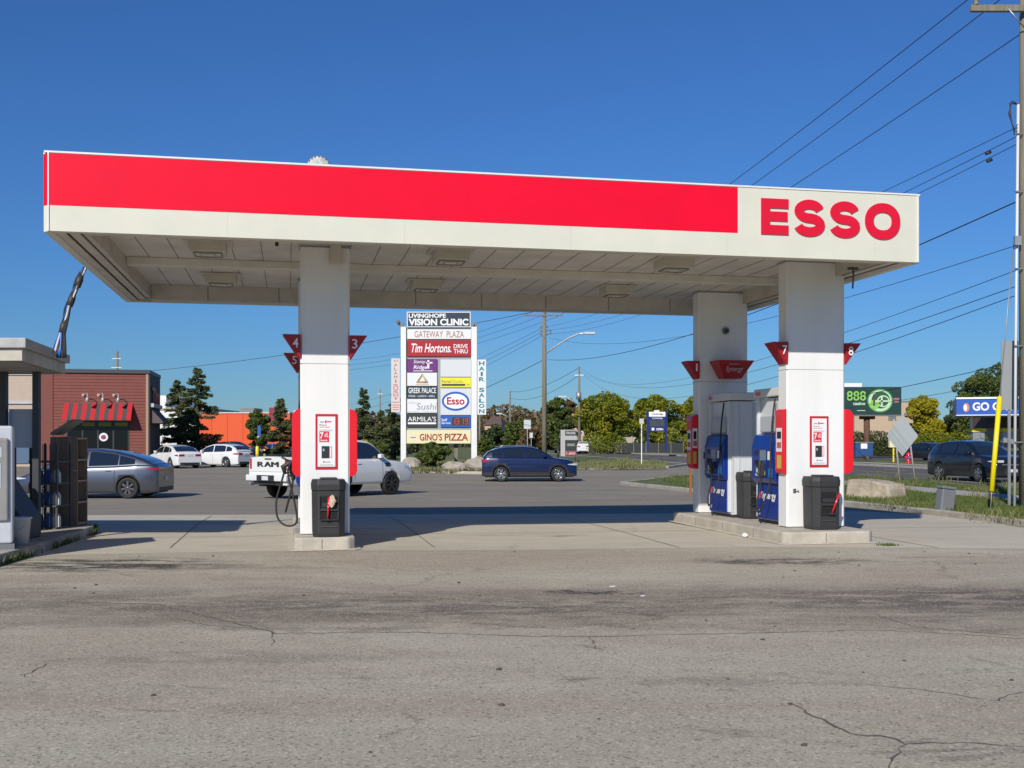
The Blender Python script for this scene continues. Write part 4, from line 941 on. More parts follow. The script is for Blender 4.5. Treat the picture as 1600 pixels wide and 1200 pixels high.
for k, s_ in enumerate((1, .68)):
    pts = [(-9*s_, 598+0), (9*s_, 598), (0, 598-14*s_)]
    for a, b2 in zip(pts, pts[1:]+pts[:1]): t.cyl((P_.x(660+a[0]), -.11, P_.z(a[1]-k*1.5)), (P_.x(660+b2[0]), -.11, P_.z(b2[1]-k*1.5)), .022, n=5)
P_.box(t, 650, 670, 600.3, 601.3, -.106, -.101); t.build("panel_emblem", SG, bb)
panel("shop_panel", 636.5, 683, 604, 622.5, NAV, [("GREEK PALACE", 638.5, 681.5, 606, 614.5, TXTW, .01, 0), ("STEAK - LUNCH - GRILL", 638.5, 680, 617.5, 620.5, TXTW, 0, 0)])
panel("shop_panel", 636.5, 683, 623.5, 645, SW_, [("Alani", 637.5, 651, 626, 631, SGR, 0, .3), ("Sushi", 651, 681, 630, 640, scol("ink", (.2, .2, .22)), -.01, .15), ("RESTAURANT", 637, 655, 642, 644, SGR, 0, 0), ("TAKE OUT", 661, 681, 642, 644, SGR, 0, 0)])
panel("shop_panel", 636.5, 683, 646, 667.5, SK, [("ARMILA'S", 637.5, 681.5, 651, 658.5, TXTW, 0, 0)], [(637.5, 681.5, 660, 662.8, TXTW)])
panel("shop_panel", 688.5, 736, 562, 589, SGR)
panel("shop_panel", 688.5, 736, 590, 605.5, SY, [("Rental", 690.5, 705, 594, 598, SBR, 0, 0), ("Outlet", 707, 723, 594, 598, SG, 0, 0)], [(690.5, 727, 600, 603, SK), (729, 734, 600, 602, SG)])
bb = panel("shop_panel", 688.5, 736, 607, 648.5, SGR)
t = MB(); n = 36
def ell(rx, ry, y, m):
    t.add([(P_.x(712+rx*cos(2*pi*i/n)), y, P_.z(627+ry*sin(2*pi*i/n))) for i in range(n)], [tuple(range(n))], m)
ell(21.5, 15, -.106, 0); ell(18.2, 11.6, -.111, 1); P_.text(t, "Esso", 698.5, 726, 620.5, 632.5, -.108, 2, .025); t.build("oval_emblem", [SB, TXTW, SR], bb, recalc=False)
bb = panel("price_panel", 688.5, 736, 649.5, 667.5, SB, [("Self", 690, 699, 654, 658, TXTW, .01, 0), ("Service", 690, 704, 659, 662.5, TXTW, .01, 0)], [(706.5, 733, 652, 664.5, SK)])
t = MB()
SEG = {'1': "bc", '3': "abgcd", '9': "abcdfg", '7': "abc"}
for k, ch_ in enumerate("13 1.9".replace(' ', '').replace('.', '')):
    pass
for k, (ch_, x0_) in enumerate((("1", 707), ("3", 713), ("1", 720), ("9", 727))):
    w_ = 4.4; y0_, y1_ = 653.5, 663; ym = (y0_+y1_)/2; q = .75
    for sg_ in SEG[ch_]:
        bx = {'a': (x0_, x0_+w_, y0_, y0_+q), 'g': (x0_, x0_+w_, ym-q/2, ym+q/2), 'd': (x0_, x0_+w_, y1_-q, y1_), 'b': (x0_+w_-q, x0_+w_, y0_, ym), 'c': (x0_+w_-q, x0_+w_, ym, y1_), 'f': (x0_, x0_+q, y0_, ym), 'e': (x0_, x0_+q, ym, y1_)}[sg_]
        P_.box(t, *bx, -.112, -.107)
t.build("price_digits", mat("led_red", (.7, .04, .02), .4, emit=.35), bb)
panel("shop_panel", 635.5, 735.5, 672, 693, SCR, [("GINO'S", 656, 691, 677.5, 688.5, SR, .02, 0), ("PIZZA", 695, 731.5, 677.5, 688.5, SR, .02, 0)], [(639, 650, 679, 684, scol("pale", (.75, .66, .55))), (642, 652, 683, 688, scol("pale", (.75, .66, .55)))])
bb = P_.box(MB(), 746, 759.5, 562, 648, -.08, .05).build("side_panel", SW_, PY); t = MB()
for k, c_ in enumerate("HAIR SALON"):
    if c_ != ' ': P_.text(t, c_, 748.5, 757, 564.5+8.3*k, 571+8.3*k, -.08, 0, .03)
t.build("panel_lettering", ST, bb, recalc=False)
bb = P_.box(MB(), 611.5, 625, 560, 644, -.08, .05).build("side_panel", mat("faded_panel", (.62, .56, .54), .5), PY); t = MB()
for k, c_ in enumerate("ALAMI"): P_.text(t, c_, 616, 621, 568+6.3*k, 572.5+6.3*k, -.08, 0, 0)
for k, c_ in enumerate("SUSHI"): P_.text(t, c_, 614.5, 622.5, 600+5*k, 604.3+5*k, -.08, 1, .02)
P_.text(t, "SALON", 615, 622, 562, 565, -.08, 1, 0); P_.box(t, 613, 624, 628, 629, -.086, -.081, 0)
for k in range(3): P_.box(t, 613.5, 623.5, 632+3.6*k, 633.6+3.6*k, -.086, -.081, 1)
t.build("panel_lettering", [SBR, SPK], bb, recalc=False)
for a, s_ in ((626, -1), (741, 1)):
    mb = MB(); P_.box(mb, a-1 if s_ < 0 else a-2, a+4, 504, 511, -.1, .1); mb.cyl((P_.x(a-1), 0, P_.z(507)), (P_.x(a-5 if s_ < 0 else a-2), -.2, P_.z(501 if s_ < 0 else 507)), .09, n=8); mb.build("flood_lamp", GREYM, PY)
mb = MB(); P_.box(mb, 709, 715, 693.5, 716, .3, .5); P_.box(mb, 709.5, 714.5, 716, 733, .3, .5); mb.build("inner_post", WOODP, PY)
# rocks in front
ROCK = mat("boulder", (.36, .32, .26), .9, var=.3, vs=1.5, bump=.7, bs=8)
for i, (px, py, rx, rz_, lab) in enumerate(((642, 734, .55, .55, "pale boulder at the left post of the plaza sign"), (710, 736, .7, .42, "pale boulder at the middle of the plaza sign's foot"), (748, 736, .75, .62, "largest pale boulder, at the right post of the plaza sign"), (668, 733, .5, .4, "small boulder half hidden by the bush under the plaza sign"))):
    q = gp(px, py, .12); o = MB().blob((0, 0, rz_*.5), (rx, rx*.7, rz_*.75), 11, 7, .13, seed=i+3).build("boulder", ROCK, loc=q, bevel=.03); tag(o, lab, "boulder")
# ------------------------------------------------------------------ restaurant with striped awning
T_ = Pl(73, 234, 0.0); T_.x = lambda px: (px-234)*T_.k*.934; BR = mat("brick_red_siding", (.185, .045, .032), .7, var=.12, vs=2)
TB = empty("restaurant", T_.loc, TH, "dark red sided restaurant with a red and grey striped awning and flat dark roof edge", "building")
x0, x1, zt = T_.x(82), T_.x(228), T_.z(584)
P = []; n = 30
for i in range(n): z = zt*i/n; P += [(-.03, z+.003), (.0, z+zt/n-.003)]
mb = MB(); mb.prism([(.3, 0)]+P+[(.3, zt)], x0, x1, 'x'); mb.box(x0, x1, .31, 6.0, 0, zt-.2); mb.build("wall", BR, TB)
MB().box(T_.x(59.5), x0-.002, -.06, 3, 0, zt).build("flat_panel_wall", mat("panel_red", (.19, .055, .04), .7, var=.08), TB)
MB().box(x1+.001, T_.x(232), -.07, .3, 0, zt).build("corner_board", mat("corner_tan", (.38, .26, .18), .7), TB)
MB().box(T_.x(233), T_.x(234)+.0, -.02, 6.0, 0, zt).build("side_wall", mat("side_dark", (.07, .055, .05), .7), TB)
mb = MB(); mb.box(T_.x(59.5), T_.x(235), -.14, 6.1, zt, zt+.25); mb.build("roof_edge", mat("roof_edge_dark", (.05, .055, .06), .5), TB)
aw = empty("awning", (0, 0, 0), 0); aw.parent = TB
STR = mat("awning_red", (.50, .012, .02), .7); STG = mat("awning_grey", (.075, .06, .055), .8)
a0, a1 = T_.x(100), T_.x(207); n = 15
for i in range(n):
    xa = a0+(a1-a0)*i/n; xb = a0+(a1-a0)*(i+1)/n
    mb = MB(); mb.prism([(-.05, T_.z(631)), (-.95, T_.z(655)), (-.95, T_.z(657.5)), (-.90, T_.z(657.5)), (-.05, T_.z(633.5))], xa, xb, 'x'); mb.build("stripe", STR if i % 2 == 0 else STG, aw)
WB = MB(); WB.box(T_.x(103), T_.x(201), -.055, -.031, 0, T_.z(656)); wf = WB.build("window", mat("window_frame_dark", (.03, .03, .03), .5), TB)
for k in range(4): MB().box(T_.x(105+24.2*k), T_.x(126.5+24.2*k), -.062, -.056, .3, T_.z(657.5)).build("pane", mat("shop_glass", (.006, .007, .007), .12, spec=.4), wf)
for k in range(3): MB().box(T_.x(127+26*k), T_.x(147+26*k), -.068, -.063, T_.z(666), T_.z(660)).build("window_poster", mat("poster_olive", (.22, .2, .02), .5), wf)
mb = MB(); mb.cyl((T_.x(161), -.07, T_.z(683)), (T_.x(161), -.075, T_.z(683)), .28, n=20); rs = mb.build("round_sign", PAPER, TB)
MB().blob((T_.x(161), -.078, T_.z(683)), (.16, .006, .14), 9, 6, .2, seed=3).build("sign_print", mat("print_red_blue", (.25, .06, .12), .5), rs)
for k, px in enumerate((137, 161, 185)):
    mb = MB(); mb.tube([(T_.x(px-8), -.03, T_.z(618)), (T_.x(px-6), -.3, T_.z(619)), (T_.x(px), -.6, T_.z(615.5)), (T_.x(px+2), -.8, T_.z(618)), (T_.x(px+2), -.82, T_.z(622))], .03, 8); mb.cyl((T_.x(px+2), -.82, T_.z(621)), (T_.x(px+1.5), -.82, T_.z(629)), .05, .15, n=12); mb.cyl((T_.x(px-8), -.06, T_.z(618)), (T_.x(px-8), -.03, T_.z(618)), .1, n=12)
    mb.build("wall_lamp", mat("lamp_metal", (.5, .48, .45), .35, .4), TB)
sx = T_.x(234)+.002
mb = MB(); put_text(mb, "Tim", (sx, .5, T_.z(627)), (0, 1, 0), (0, 0, 1), 4.2, 1.0, 0, .05, .1, lift=.1); mb.build("side_lettering", mat("neon_red", (.60, .008, .015), .4), TB, recalc=False)
MB().box(sx, sx+.25, .1, 5.1, T_.z(636), T_.z(630)).build("side_band", mat("band_grey", (.5, .5, .5), .5), TB)
mb = MB(); mb.prism([(sx+.0, T_.z(637)), (sx+.8, T_.z(658)), (sx+.8, T_.z(661)), (sx+.0, T_.z(661))], .2, 4.8, 'y'); mb.build("side_awning", mat("awning_brown", (.12, .09, .085), .8), TB)
T2 = Pl(72.4, 30, 0.0); BG = mat("beige_stucco", (.44, .36, .29), .8, var=.06)
o = empty("beige_shop", T2.loc, 0, "plain beige shop wing left of the dark red restaurant, seen under the kiosk roof", "building")
MB().box(T2.x(-60), T2.x(57), 0, 8, 0, T2.z(586)).build("wall", BG, o); MB().box(T2.x(-60), T2.x(57.5), -.1, 8, T2.z(586)+.001, T2.z(582)).build("roof_edge", mat("band_grey", (.5, .5, .5)), o)
MB().box(T2.x(-60), T2.x(54), -.12, -.002, T2.z(631), T2.z(627)).build("band", GALV, o); wf = MB().box(T2.x(-50), T2.x(46), -.08, -.002, .2, T2.z(644)).build("window", mat("shop_blue_glass", (.10, .15, .24), .15), o)
# ------------------------------------------------------------------ orange store and others far left
T3 = Pl(118, 390, 0.1); o = empty("orange_store", T3.loc, 0, "long bright orange store with a white parapet line behind the small trees", "building")
OR = mat("orange_panel", (.72, .085, .012), .55, var=.06)
for k in range(6): MB().box(T3.x(306+24.5*k)+.03, T3.x(306+24.5*(k+1)), 0, 20, 0, T3.z(646)).build("wall_panel", OR, o)
MB().box(T3.x(305), T3.x(453), -.1, 20, T3.z(646)+.002, T3.z(644)).build("parapet", mat("parapet_white", (.6, .55, .5), .6), o)
MB().box(T3.x(422), T3.x(431), -.5, -.11, T3.z(662), T3.z(637)).build("fin_sign", mat("fin_red", (.25, .02, .04), .5), o)
MB().box(T3.x(364), T3.x(387), 3, 7, T3.z(644)+.01, T3.z(636)).build("rooftop_unit", GREYM, o)
T4 = Pl(135, 290, 0.1); o = empty("white_warehouse", T4.loc, 0, "white flat-roofed store behind the big spruces, right of the restaurant", "building")
MB().box(T4.x(236), T4.x(322), 0, 20, 0, T4.z(640)).build("wall", WMET, o); MB().box(T4.x(235), T4.x(323), -.2, 20, T4.z(640)+.003, T4.z(637)).build("parapet", mat("parapet_white", (.6, .55, .5)), o)
MB().box(T4.x(236), T4.x(260), -.1, 12, T4.z(637)+.005, T4.z(618)).build("upper_wall", WMET, o)
# ------------------------------------------------------------------ trees
LG = mat("leaf_green", (.085, .125, .025), .6, isl=((.22, .24, .045), 0.5, -.9), trans=.35)
LD = mat("leaf_dark", (.05, .078, .022), .6, isl=((.12, .14, .035), 0.5, -.9), trans=.25)
LY = mat("leaf_yellow_green", (.15, .21, .018), .6, isl=((.46, .39, .015), 0.35, -.75), trans=.4)
LB = mat("leaf_bright_yellow", (.36, .33, .016), .6, isl=((.60, .48, .015), 0.4, -.8), trans=.4)
LR = mat("leaf_rust", (.16, .10, .045), .6, isl=((.22, .17, .06), 0.5, -.8), trans=.3)
LN = mat("needles", (.07, .10, .035), .6, isl=((.19, .19, .065), 0.8, -.85), trans=.15)
BARK = mat("bark", (.07, .055, .04), .9, var=.3, vs=8, bump=.5)
def leaves(name, clumps, n, ls, m, parent, rr, flat=.7):
    vs = []; fs = []; tot = sum(c[3]**2 for c in clumps)
    for (cx, cy, cz, cr) in clumps:
        for _ in range(max(3, int(n*cr*cr/tot))):
            while True:
                d = Vector((rr.uniform(-1, 1), rr.uniform(-1, 1), rr.uniform(-1, 1)))
                if .02 < d.length < 1: break
            r = d.length**.35; d = d.normalized()*r*cr; d.z *= flat
            c = Vector((cx, cy, cz))+d; a = Vector((rr.gauss(0, 1), rr.gauss(0, 1), rr.gauss(0, .7))).normalized(); b = a.cross(Vector((rr.gauss(0, 1), rr.gauss(0, 1), rr.gauss(0, 1)))).normalized()
            s_ = ls*rr.uniform(.6, 1.3); a *= s_; b *= s_*.7; k = len(vs)
            vs += [c-a*.5-b*.5, c+a*.5-b*.4, c+a*.6+b*.5, c-a*.4+b*.5]; fs.append((k, k+1, k+2, k+3))
    me = bpy.data.meshes.new(name); me.from_pydata([tuple(v) for v in vs], [], fs); me.materials.append(m); me.update()
    o = bpy.data.objects.new(name, me); COL.objects.link(o); o.parent = parent; return o
def broad(px, ytop, wpx, Y, m, label, group=None, ybase=None, n=3600, ls=None, seed=0, zb=None, cat="tree", low=.25, nc=26):
    rr = random.Random(seed*7+int(px)); X = (px-800)/F*Y; base = zb if zb is not None else (g(X, Y)+.1)
    root = empty("broadleaf_tree" if cat == "tree" else "bush", (X, Y, base), rr.uniform(0, 6), label, cat, group)
    H = CZ+(HY-ytop)/F*Y-base; R = wpx/F*Y/2; ls = ls or max(.16, Y/1090*1.5); clumps = []
    for i in range(nc):
        a = rr.uniform(0, 2*pi); t = rr.uniform(0, 1)**.8; rr_ = R*.80*sqrt(max(.1, 1-((t-.40)/.66)**2)); q = rr_*rr.uniform(.35, 1.08)
        cr = R*rr.uniform(.27, .43)*(1-.25*t)
        clumps.append((q*cos(a), q*sin(a), min(H*(1-.22*(q/R)**1.5)-cr*.7-rr.uniform(0, .10)*H, H*(low+(1-low)*t)), cr))
    clumps.append((rr.uniform(-.15, .15)*R, 0, H-R*.2, R*.24)); clumps.append((rr.uniform(-.25, .25)*R, rr.uniform(-.2, .2)*R, H-R*.42, R*.36)); clumps.append((0, 0, H*.6, R*.5))
    tr = MB(); hh = H*low
    tr.tube([(0, 0, -.1), (.05, .02, hh*.7), (0, 0, H*.55)], [R*.075+.05, R*.06+.03, R*.03], 8)
    for i in range(6):
        c = clumps[i]; tr.tube([(0, 0, hh*rr.uniform(.7, 1.1)), (c[0]*.5, c[1]*.5, (hh+c[2])*.55), (c[0], c[1], c[2])], [R*.035+.02, R*.025+.01, .02], 6)
    tr.build("trunk" if cat == "tree" else "stem", BARK, root); leaves("crown" if cat == "tree" else "foliage", clumps, int(n*2.4), ls*1.25, m, root, rr)
    return root
def conifer(px, ytop, wpx, Y, label, group=None, n=4200, seed=0, ls=None, loose=0):
    n = int(n*2.1)
    rr = random.Random(seed+int(px)); X = (px-800)/F*Y; base = g(X, Y)+.1
    root = empty("spruce_tree", (X, Y, base), 0, label, "tree", group); H = CZ+(HY-ytop)/F*Y-base; R = wpx/F*Y/2; ls = ls or Y/1090*1.7
    vs = []; fs = []; br = MB(); nb = int(26*H/2)
    for i in range(nb):
        t = (i+rr.random())/nb; z = H*(.08+.91*t); L_ = R*(1-t)**.75*rr.uniform(.6, 1.12)*(1+loose*rr.uniform(-.5, .4))+.12; a = rr.uniform(0, 2*pi); droop = rr.uniform(.1, .35)
        d = Vector((cos(a), sin(a), 0)); e = Vector((-sin(a), cos(a), 0))
        if i % 3 == 0: br.tube([(0, 0, z), d*L_*.9+Vector((0, 0, z-droop*L_*.7))], [.03, .01], 4)
        m_ = max(6, int(n/nb*(L_/R+.25)*1.1))
        for _ in range(m_):
            q = rr.random()**.7*L_; sp = (.12+.3*q*(1-q/L_*.75))*.8; c = d*q+e*rr.uniform(-sp, sp)+Vector((0, 0, z-droop*q+(.12*q*q/L_)+rr.uniform(-.16, .06)))
            u_ = (d*rr.uniform(.3, 1)+e*rr.uniform(-1, 1)+Vector((0, 0, rr.uniform(-.6, .3)))).normalized()*ls*rr.uniform(.8, 1.6); w_ = u_.cross(Vector((rr.gauss(0, 1), rr.gauss(0, 1), rr.gauss(0, 1)))).normalized()*ls*.33
            k = len(vs); vs += [c-w_, c+w_, c+u_+w_*.5, c+u_-w_*.5]; fs.append((k, k+1, k+2, k+3))
    tr = MB(); tr.tube([(0, 0, -.1), (0, 0, H*.5), (0, 0, H*.99)], [R*.08, R*.045, .015], 8); tr.build("trunk", BARK, root); br.build("branches", BARK, root, recalc=False)
    me = bpy.data.meshes.new("crown"); me.from_pydata([tuple(v) for v in vs], [], fs); me.materials.append(LN); me.update(); o = bpy.data.objects.new("crown", me); COL.objects.link(o); o.parent = root
    return root
GS = "spruces and small trees beyond the shop car park"
conifer(309, 573, 98, 82, "tallest dark spruce, right of the restaurant", GS, 9000, 1); conifer(279, 592, 88, 84, "shorter spruce joined to the left of the tallest one", GS, 6500, 2)
conifer(568, 606, 44, 86, "slim spruce just right of the left canopy column", GS, 4200, 3, loose=.3); conifer(617, 612, 62, 92, "loose open pine behind the left post of the plaza sign", GS, 3600, 5, loose=.8)
conifer(596, 640, 40, 95, "low dark pine between the slim spruce and the plaza sign", GS, 3000, 8, loose=.5)
conifer(438, 622, 50, 90, "dark conical tree partly behind the left canopy column", GS, 4600, 4)
broad(402, 640, 44, 92, LG, "small round green tree in front of the orange store", GS, n=2600, low=.3)
broad(473, 650, 40, 96, LD, "dark tree hidden behind the left canopy column", GS, n=1500)
for i, (px, yt, wd) in enumerate(((545, 690, 30), (570, 687, 34), (593, 690, 28))): broad(px, yt, wd, 80, LB if i == 1 else LG, ("green clipped shrub at the left of the low row behind the pickup", "yellow-green shrub in the middle of the low row behind the pickup", "green shrub at the right of the low row behind the pickup")[i], "shrubs behind the pickup", n=900, cat="shrub", low=.05, nc=12)
broad(676, 690, 52, 61.2, LG, "leafy green bush growing under the plaza sign", None, n=1500, cat="bush", low=.02, nc=16, ls=.13)
GT = "trees along the far side of the road"
broad(668, 668, 80, 150, LD, "dark bushy trees seen between the plaza sign posts", GT, n=2400, low=.05)
broad(771, 662, 44, 160, LD, "dark tree right behind the hair salon panel's foot", GT, n=2200, low=.05)
broad(757, 680, 34, 110, LG, "low green bush right of the plaza sign's right post", GT, n=1200, cat="bush", low=.02)
broad(812, 652, 66, 190, LG, "green tree left of the tall wooden utility pole behind the white road sign", GT, n=2400, low=.05); broad(835, 664, 50, 150, LR, "rust-brown bush just left of the tall wooden utility pole", GT, n=1800, low=.05)
broad(869, 620, 56, 155, LG, "tall green tree just right of the tall wooden utility pole", GT, n=3600, low=.08, nc=32); broad(890, 622, 34, 162, LR, "reddish brown tree between the green tree and the peach house", GT, n=2000, low=.2)
broad(885, 655, 44, 150, LD, "dark lower tree in front of the peach house", GT, n=2000, low=.05); broad(947, 610, 92, 150, LY, "biggest yellow-green tree, beside the far pole with the lamp", GT, n=6000, low=.12, nc=40)
broad(917, 622, 46, 152, LY, "smaller yellow-green tree merging into the biggest one's left side", GT, n=2400, low=.12); broad(1022, 614, 92, 152, LY, "yellow-green tree behind the dark blue pylon sign", GT, n=5400, low=.12, nc=38)
broad(985, 640, 44, 175, LD, "darker tree between the two big yellow-green ones", GT, n=1800, low=.08); broad(1088, 618, 66, 152, LY, "yellow-green tree right behind the rear right canopy column", GT, n=3600, low=.1)
broad(1175, 640, 60, 170, LG, "green tree behind the two blue pumps", GT, n=1500, low=.1)
broad(1446, 616, 72, 118, LB, "bright yellow autumn tree right of the billboard", GT, n=5200, low=.1, nc=36)
broad(1492, 640, 50, 125, LD, "dark evergreen shrubbery between the yellow tree and the gas station canopy", GT, n=2200, low=.05)
broad(1538, 574, 104, 120, LG, "large green tree behind the blue fuel canopy", GT, n=6000, low=.2, nc=40); broad(1580, 550, 84, 122, LG, "tallest green tree, cut by the right utility pole", GT, n=5200, low=.2, nc=36)
def hedge(name, px0, px1, yt, Y, m, label, n):
    rr = random.Random(int(px0)); cx = (px0+px1)/2; X = (cx-800)/F*Y; o = empty(name, (X, Y, .1), 0, label, "hedge"); H = CZ+(HY-yt)/F*Y-.1; W = (px1-px0)/F*Y; c = []; k = int(W/H*2.2)+2
    for i in range(k): c.append((-W/2+W*(i+.5)/k+rr.uniform(-.2, .2), rr.uniform(-.4, .4), H*rr.uniform(.55, .68), H*.42)); c.append((-W/2+W*(i+.5)/k, rr.uniform(-.3, .3), H*.3, H*.4))
    leaves("foliage", c, n, Y/1090*1.3, m, o, rr, .9); mb = MB()
    for i in range(k): mb.tube([(c[2*i][0], 0, -.1), (c[2*i][0], 0, H*.5)], .05, 5)
    mb.build("stems", BARK, o, recalc=False); return o
hedge("hedge", 1330, 1400, 673, 112, LD, "dark clipped hedge under the billboard", 7500); hedge("hedge", 1425, 1535, 676, 100, LY, "long yellow-green hedge behind the black crossover", 9000)
hedge("hedge", 1000, 1075, 676, 158, LY, "low yellowing hedge behind the dark blue pylon sign", 1500); hedge("hedge", 920, 975, 684, 140, LY, "low weedy growth along the beige wall left of the white post sign", 500)
# far woodland: one mass
rr = random.Random(31); c = []
for i in range(150):
    px = 470+i*6.2; yt = 648+6*sin(i*.35)+rr.uniform(-3, 3)-(12*math.exp(-((px-815)/55)**2)); Y = rr.uniform(330, 380); H = CZ+(HY-yt)/F*Y
    c.append(((px-800)/F*Y, Y, H-4, 5.2)); c.append(((px-800)/F*Y+3, Y+2, H*.45, 5.0))
o = leaves("woodland", c, 34000, .95, LR, None, rr, .8); tag(o, "far rust-coloured autumn wood along the horizon", "wood", kind="stuff")
c = [((px-800)/F*300, 300+rr.uniform(-10, 10), rr.uniform(2, 5), 4) for px in range(480, 1700, 9)]; o = leaves("scrub", c, 7000, .55, LD, None, rr, .8); tag(o, "dark scrub below the far autumn wood", "wood", kind="stuff")
c = [((px-800)/F*210, 210+rr.uniform(-10, 10), rr.uniform(1.5, 4), 3.4) for px in range(-40, 480, 9)]; o = leaves("far_trees", c, 5000, .4, LD, None, rr, .8); tag(o, "far dark trees on the left horizon", "wood", kind="stuff")
# ------------------------------------------------------------------ houses and beige building, walls
PEACH = mat("peach_stucco", (.52, .33, .24), .8, var=.06); ROOFB = mat("roof_brown", (.13, .085, .07), .8, var=.2)
h = Pl(185, 905, .1); o = empty("house", h.loc, 0, "peach gabled house with two white windows beside the far lamp pole", "house")
mb = MB(); mb.box(h.x(888), h.x(925), 0, 9, 0, h.z(655)); mb.build("wall", PEACH, o); MB().prism([(h.x(888), h.z(655)+.01), (h.x(904), h.z(655)+.01), (h.x(896), h.z(636))], -.0, .3, 'y').build("gable", PEACH, o)
MB().prism([(-.3, h.z(655)+.02), (9.3, h.z(655)+.02), (4.5, h.z(636)-.1)], h.x(893), h.x(928), 'x').build("roof", ROOFB, o)
for (a, b_, c_, d_) in ((906, 914, 657, 668), (906, 911, 673, 680)): wf = h.box(MB(), a, b_, c_, d_, -.08, -.002).build("window", TXTW, o); h.box(MB(), a+1, b_-1, c_+1, d_-1, -.12, -.081).build("pane", GREYM, wf)
h = Pl(230, 770, .1); o = empty("house", h.loc, radians(-10), "far peach house with a brown hipped roof by the foot of the hair salon panel", "house")
h.box(MB(), 757, 783, 664, 690, 0, 8).build("wall", PEACH, o)
mb = MB(); a, b_, z0_, z1_ = h.x(755), h.x(785), h.z(664), h.z(650); m_ = (a+b_)/2
mb.add([(a, -.4, z0_), (b_, -.4, z0_), (b_, 8.4, z0_), (a, 8.4, z0_), (m_-1, 4, z1_), (m_+1, 4, z1_)], [(0, 1, 5, 4), (1, 2, 5), (2, 3, 4, 5), (3, 0, 4), (3, 2, 1, 0)]); mb.build("roof", ROOFB, o)
h.box(MB(), 761, 765, 669, 676, -.06, -.002).build("window", GREYM, o)
h = Pl(128, 1385, .1); o = empty("beige_block", h.loc, 0, "plain beige two-storey block behind the billboard", "building"); BGE = mat("block_beige", (.50, .38, .27), .8, var=.05)
h.box(MB(), 1335, 1427, 628, 692, 0, 12).build("wall", BGE, o); h.box(MB(), 1334, 1428, 626.5, 627.9, -.1, 12).build("roof_edge", GALV, o); h.box(MB(), 1388, 1400, 649, 657, -.05, -.002).build("window", GREYM, o); h.box(MB(), 1413, 1419, 645, 650, -.25, -.002).build("wall_light", GREYM, o)
h.box(MB(), 1318, 1368, 595, 606, 5, 12).build("rooftop_unit", WMET, o); h.box(MB(), 1320, 1366, 606.3, 626, 6, 11).build("upper_storey", GALV, o)
h = Pl(165, 965, .1); o = empty("wall", h.loc, 0, "long low beige boundary wall across the road below the yellow-green trees", "wall")
h.box(MB(), 912, 1075, 683, 694, 0, .3).build("wall_face", mat("wall_beige", (.42, .37, .30), .8, var=.1), o)
for k in range(7): h.box(MB(), 911+25*k, 913+25*k, 681.5, 694, -.08, -.004).build("pier", mat("wall_beige", (.42, .37, .30)), o)
h = Pl(148, 995, .1); o = empty("mesh_fence", h.loc, 0, "low black silt fence along the far side of the road", "fence"); MB().box(h.x(912), h.x(1068), 0, .04, 0, h.z(692)).build("fabric", mat("silt_black", (.03, .035, .035), .8, var=.2), o)
for k in range(9): MB().box(h.x(912+19.4*k), h.x(913+19.4*k), -.06, -.002, 0, h.z(690)).build("stake", WOODP, o)
# ------------------------------------------------------------------ utility poles, lamps, wires
def pole(px, ytop, Y, r0, r1, label, lean=0, base=.1):
    X = (px-800)/F*Y; o = empty("utility_pole", (X, Y, base), 0, label, "utility pole"); H = CZ+(HY-ytop)/F*Y-base
    MB().tube([(0, 0, -.1), (lean*.5, 0, H*.5), (lean, 0, H)], [r0, (r0+r1)/2, r1], 12).build("shaft", WOODP, o); return o, Pl(Y, px, base)
o, q = pole(1604, -80, 25, .165, .15, "nearest tall wooden utility pole with a white conduit, cut by the right edge")
mb = MB(); mb.box(q.x(1510), q.x(1700), -.26, -.16, q.z(24), q.z(14)); mb.build("crossarm", WOODP, o, bevel=.01)
MB().tube([(q.x(1567), -.275, q.z(21)), (q.x(1594), -.2, q.z(48))], .015, 6).build("brace", GALV, o)
mb = MB(); mb.lathe([(.001, 0), (.07, 0), (.07, .04), (.045, .06), (.07, .08), (.065, .12), (.03, .16), (.001, .17)], (q.x(1519), -.21, q.z(14)), n=12); mb.build("insulator", mat("insulator_grey", (.2, .2, .2), .3), o)
MB().tube([(q.x(1583.5), -.05, -.1), (q.x(1585), -.06, q.z(560)), (q.x(1588.5), -.08, q.z(165))], .032, 10).build("conduit", mat("conduit_white", (.62, .62, .62), .45), o)
for k in range(3):
    mb = MB(); mb.tube([(q.x(1588), -.08, q.z(165)), (q.x(1578-2*k), -.12, q.z(160+2*k)), (q.x(1572+2*k), -.12, q.z(180+3*k)), (q.x(1582), -.1, q.z(205+4*k)), (q.x(1587), -.1, q.z(196+5*k))], .012, 6); mb.build("loop_cable", WIRE, o)
MB().box(q.x(1580), q.x(1590), -.2, -.1, q.z(385), q.z(371)).build("clamp_box", GALV, o)
mb = MB()
for yy in (210, 300, 420, 540, 690): mb.box(q.x(1582), q.x(1594), -.135, -.10, q.z(yy+2), q.z(yy))
mb.build("strap", GREYM, o)
gy_ = empty("guy_wire", pw(1547, 24.2, 800), 0, "taut steel guy wire with a yellow guard on its lower end at the right pole", "guy wire"); gl = gy_.location
A = pw(1585, 25, 378)-gl; B2 = pw(1562, 24.6, 620)-gl; C2 = pw(1549.5, 24.3, 768)-gl
MB().tube([A, B2, C2, Vector((0, 0, -.1))], .012, 6).build("cable", GALV, gy_); MB().tube([B2, C2], .055, 10).build("guard", YEL, gy_)
MB().tube([pw(1583, 25, 382)-gl, pw(1573, 24.7, 500)-gl, pw(1562, 24.6, 618)-gl], .006, 5).build("cable", GALV, gy_)
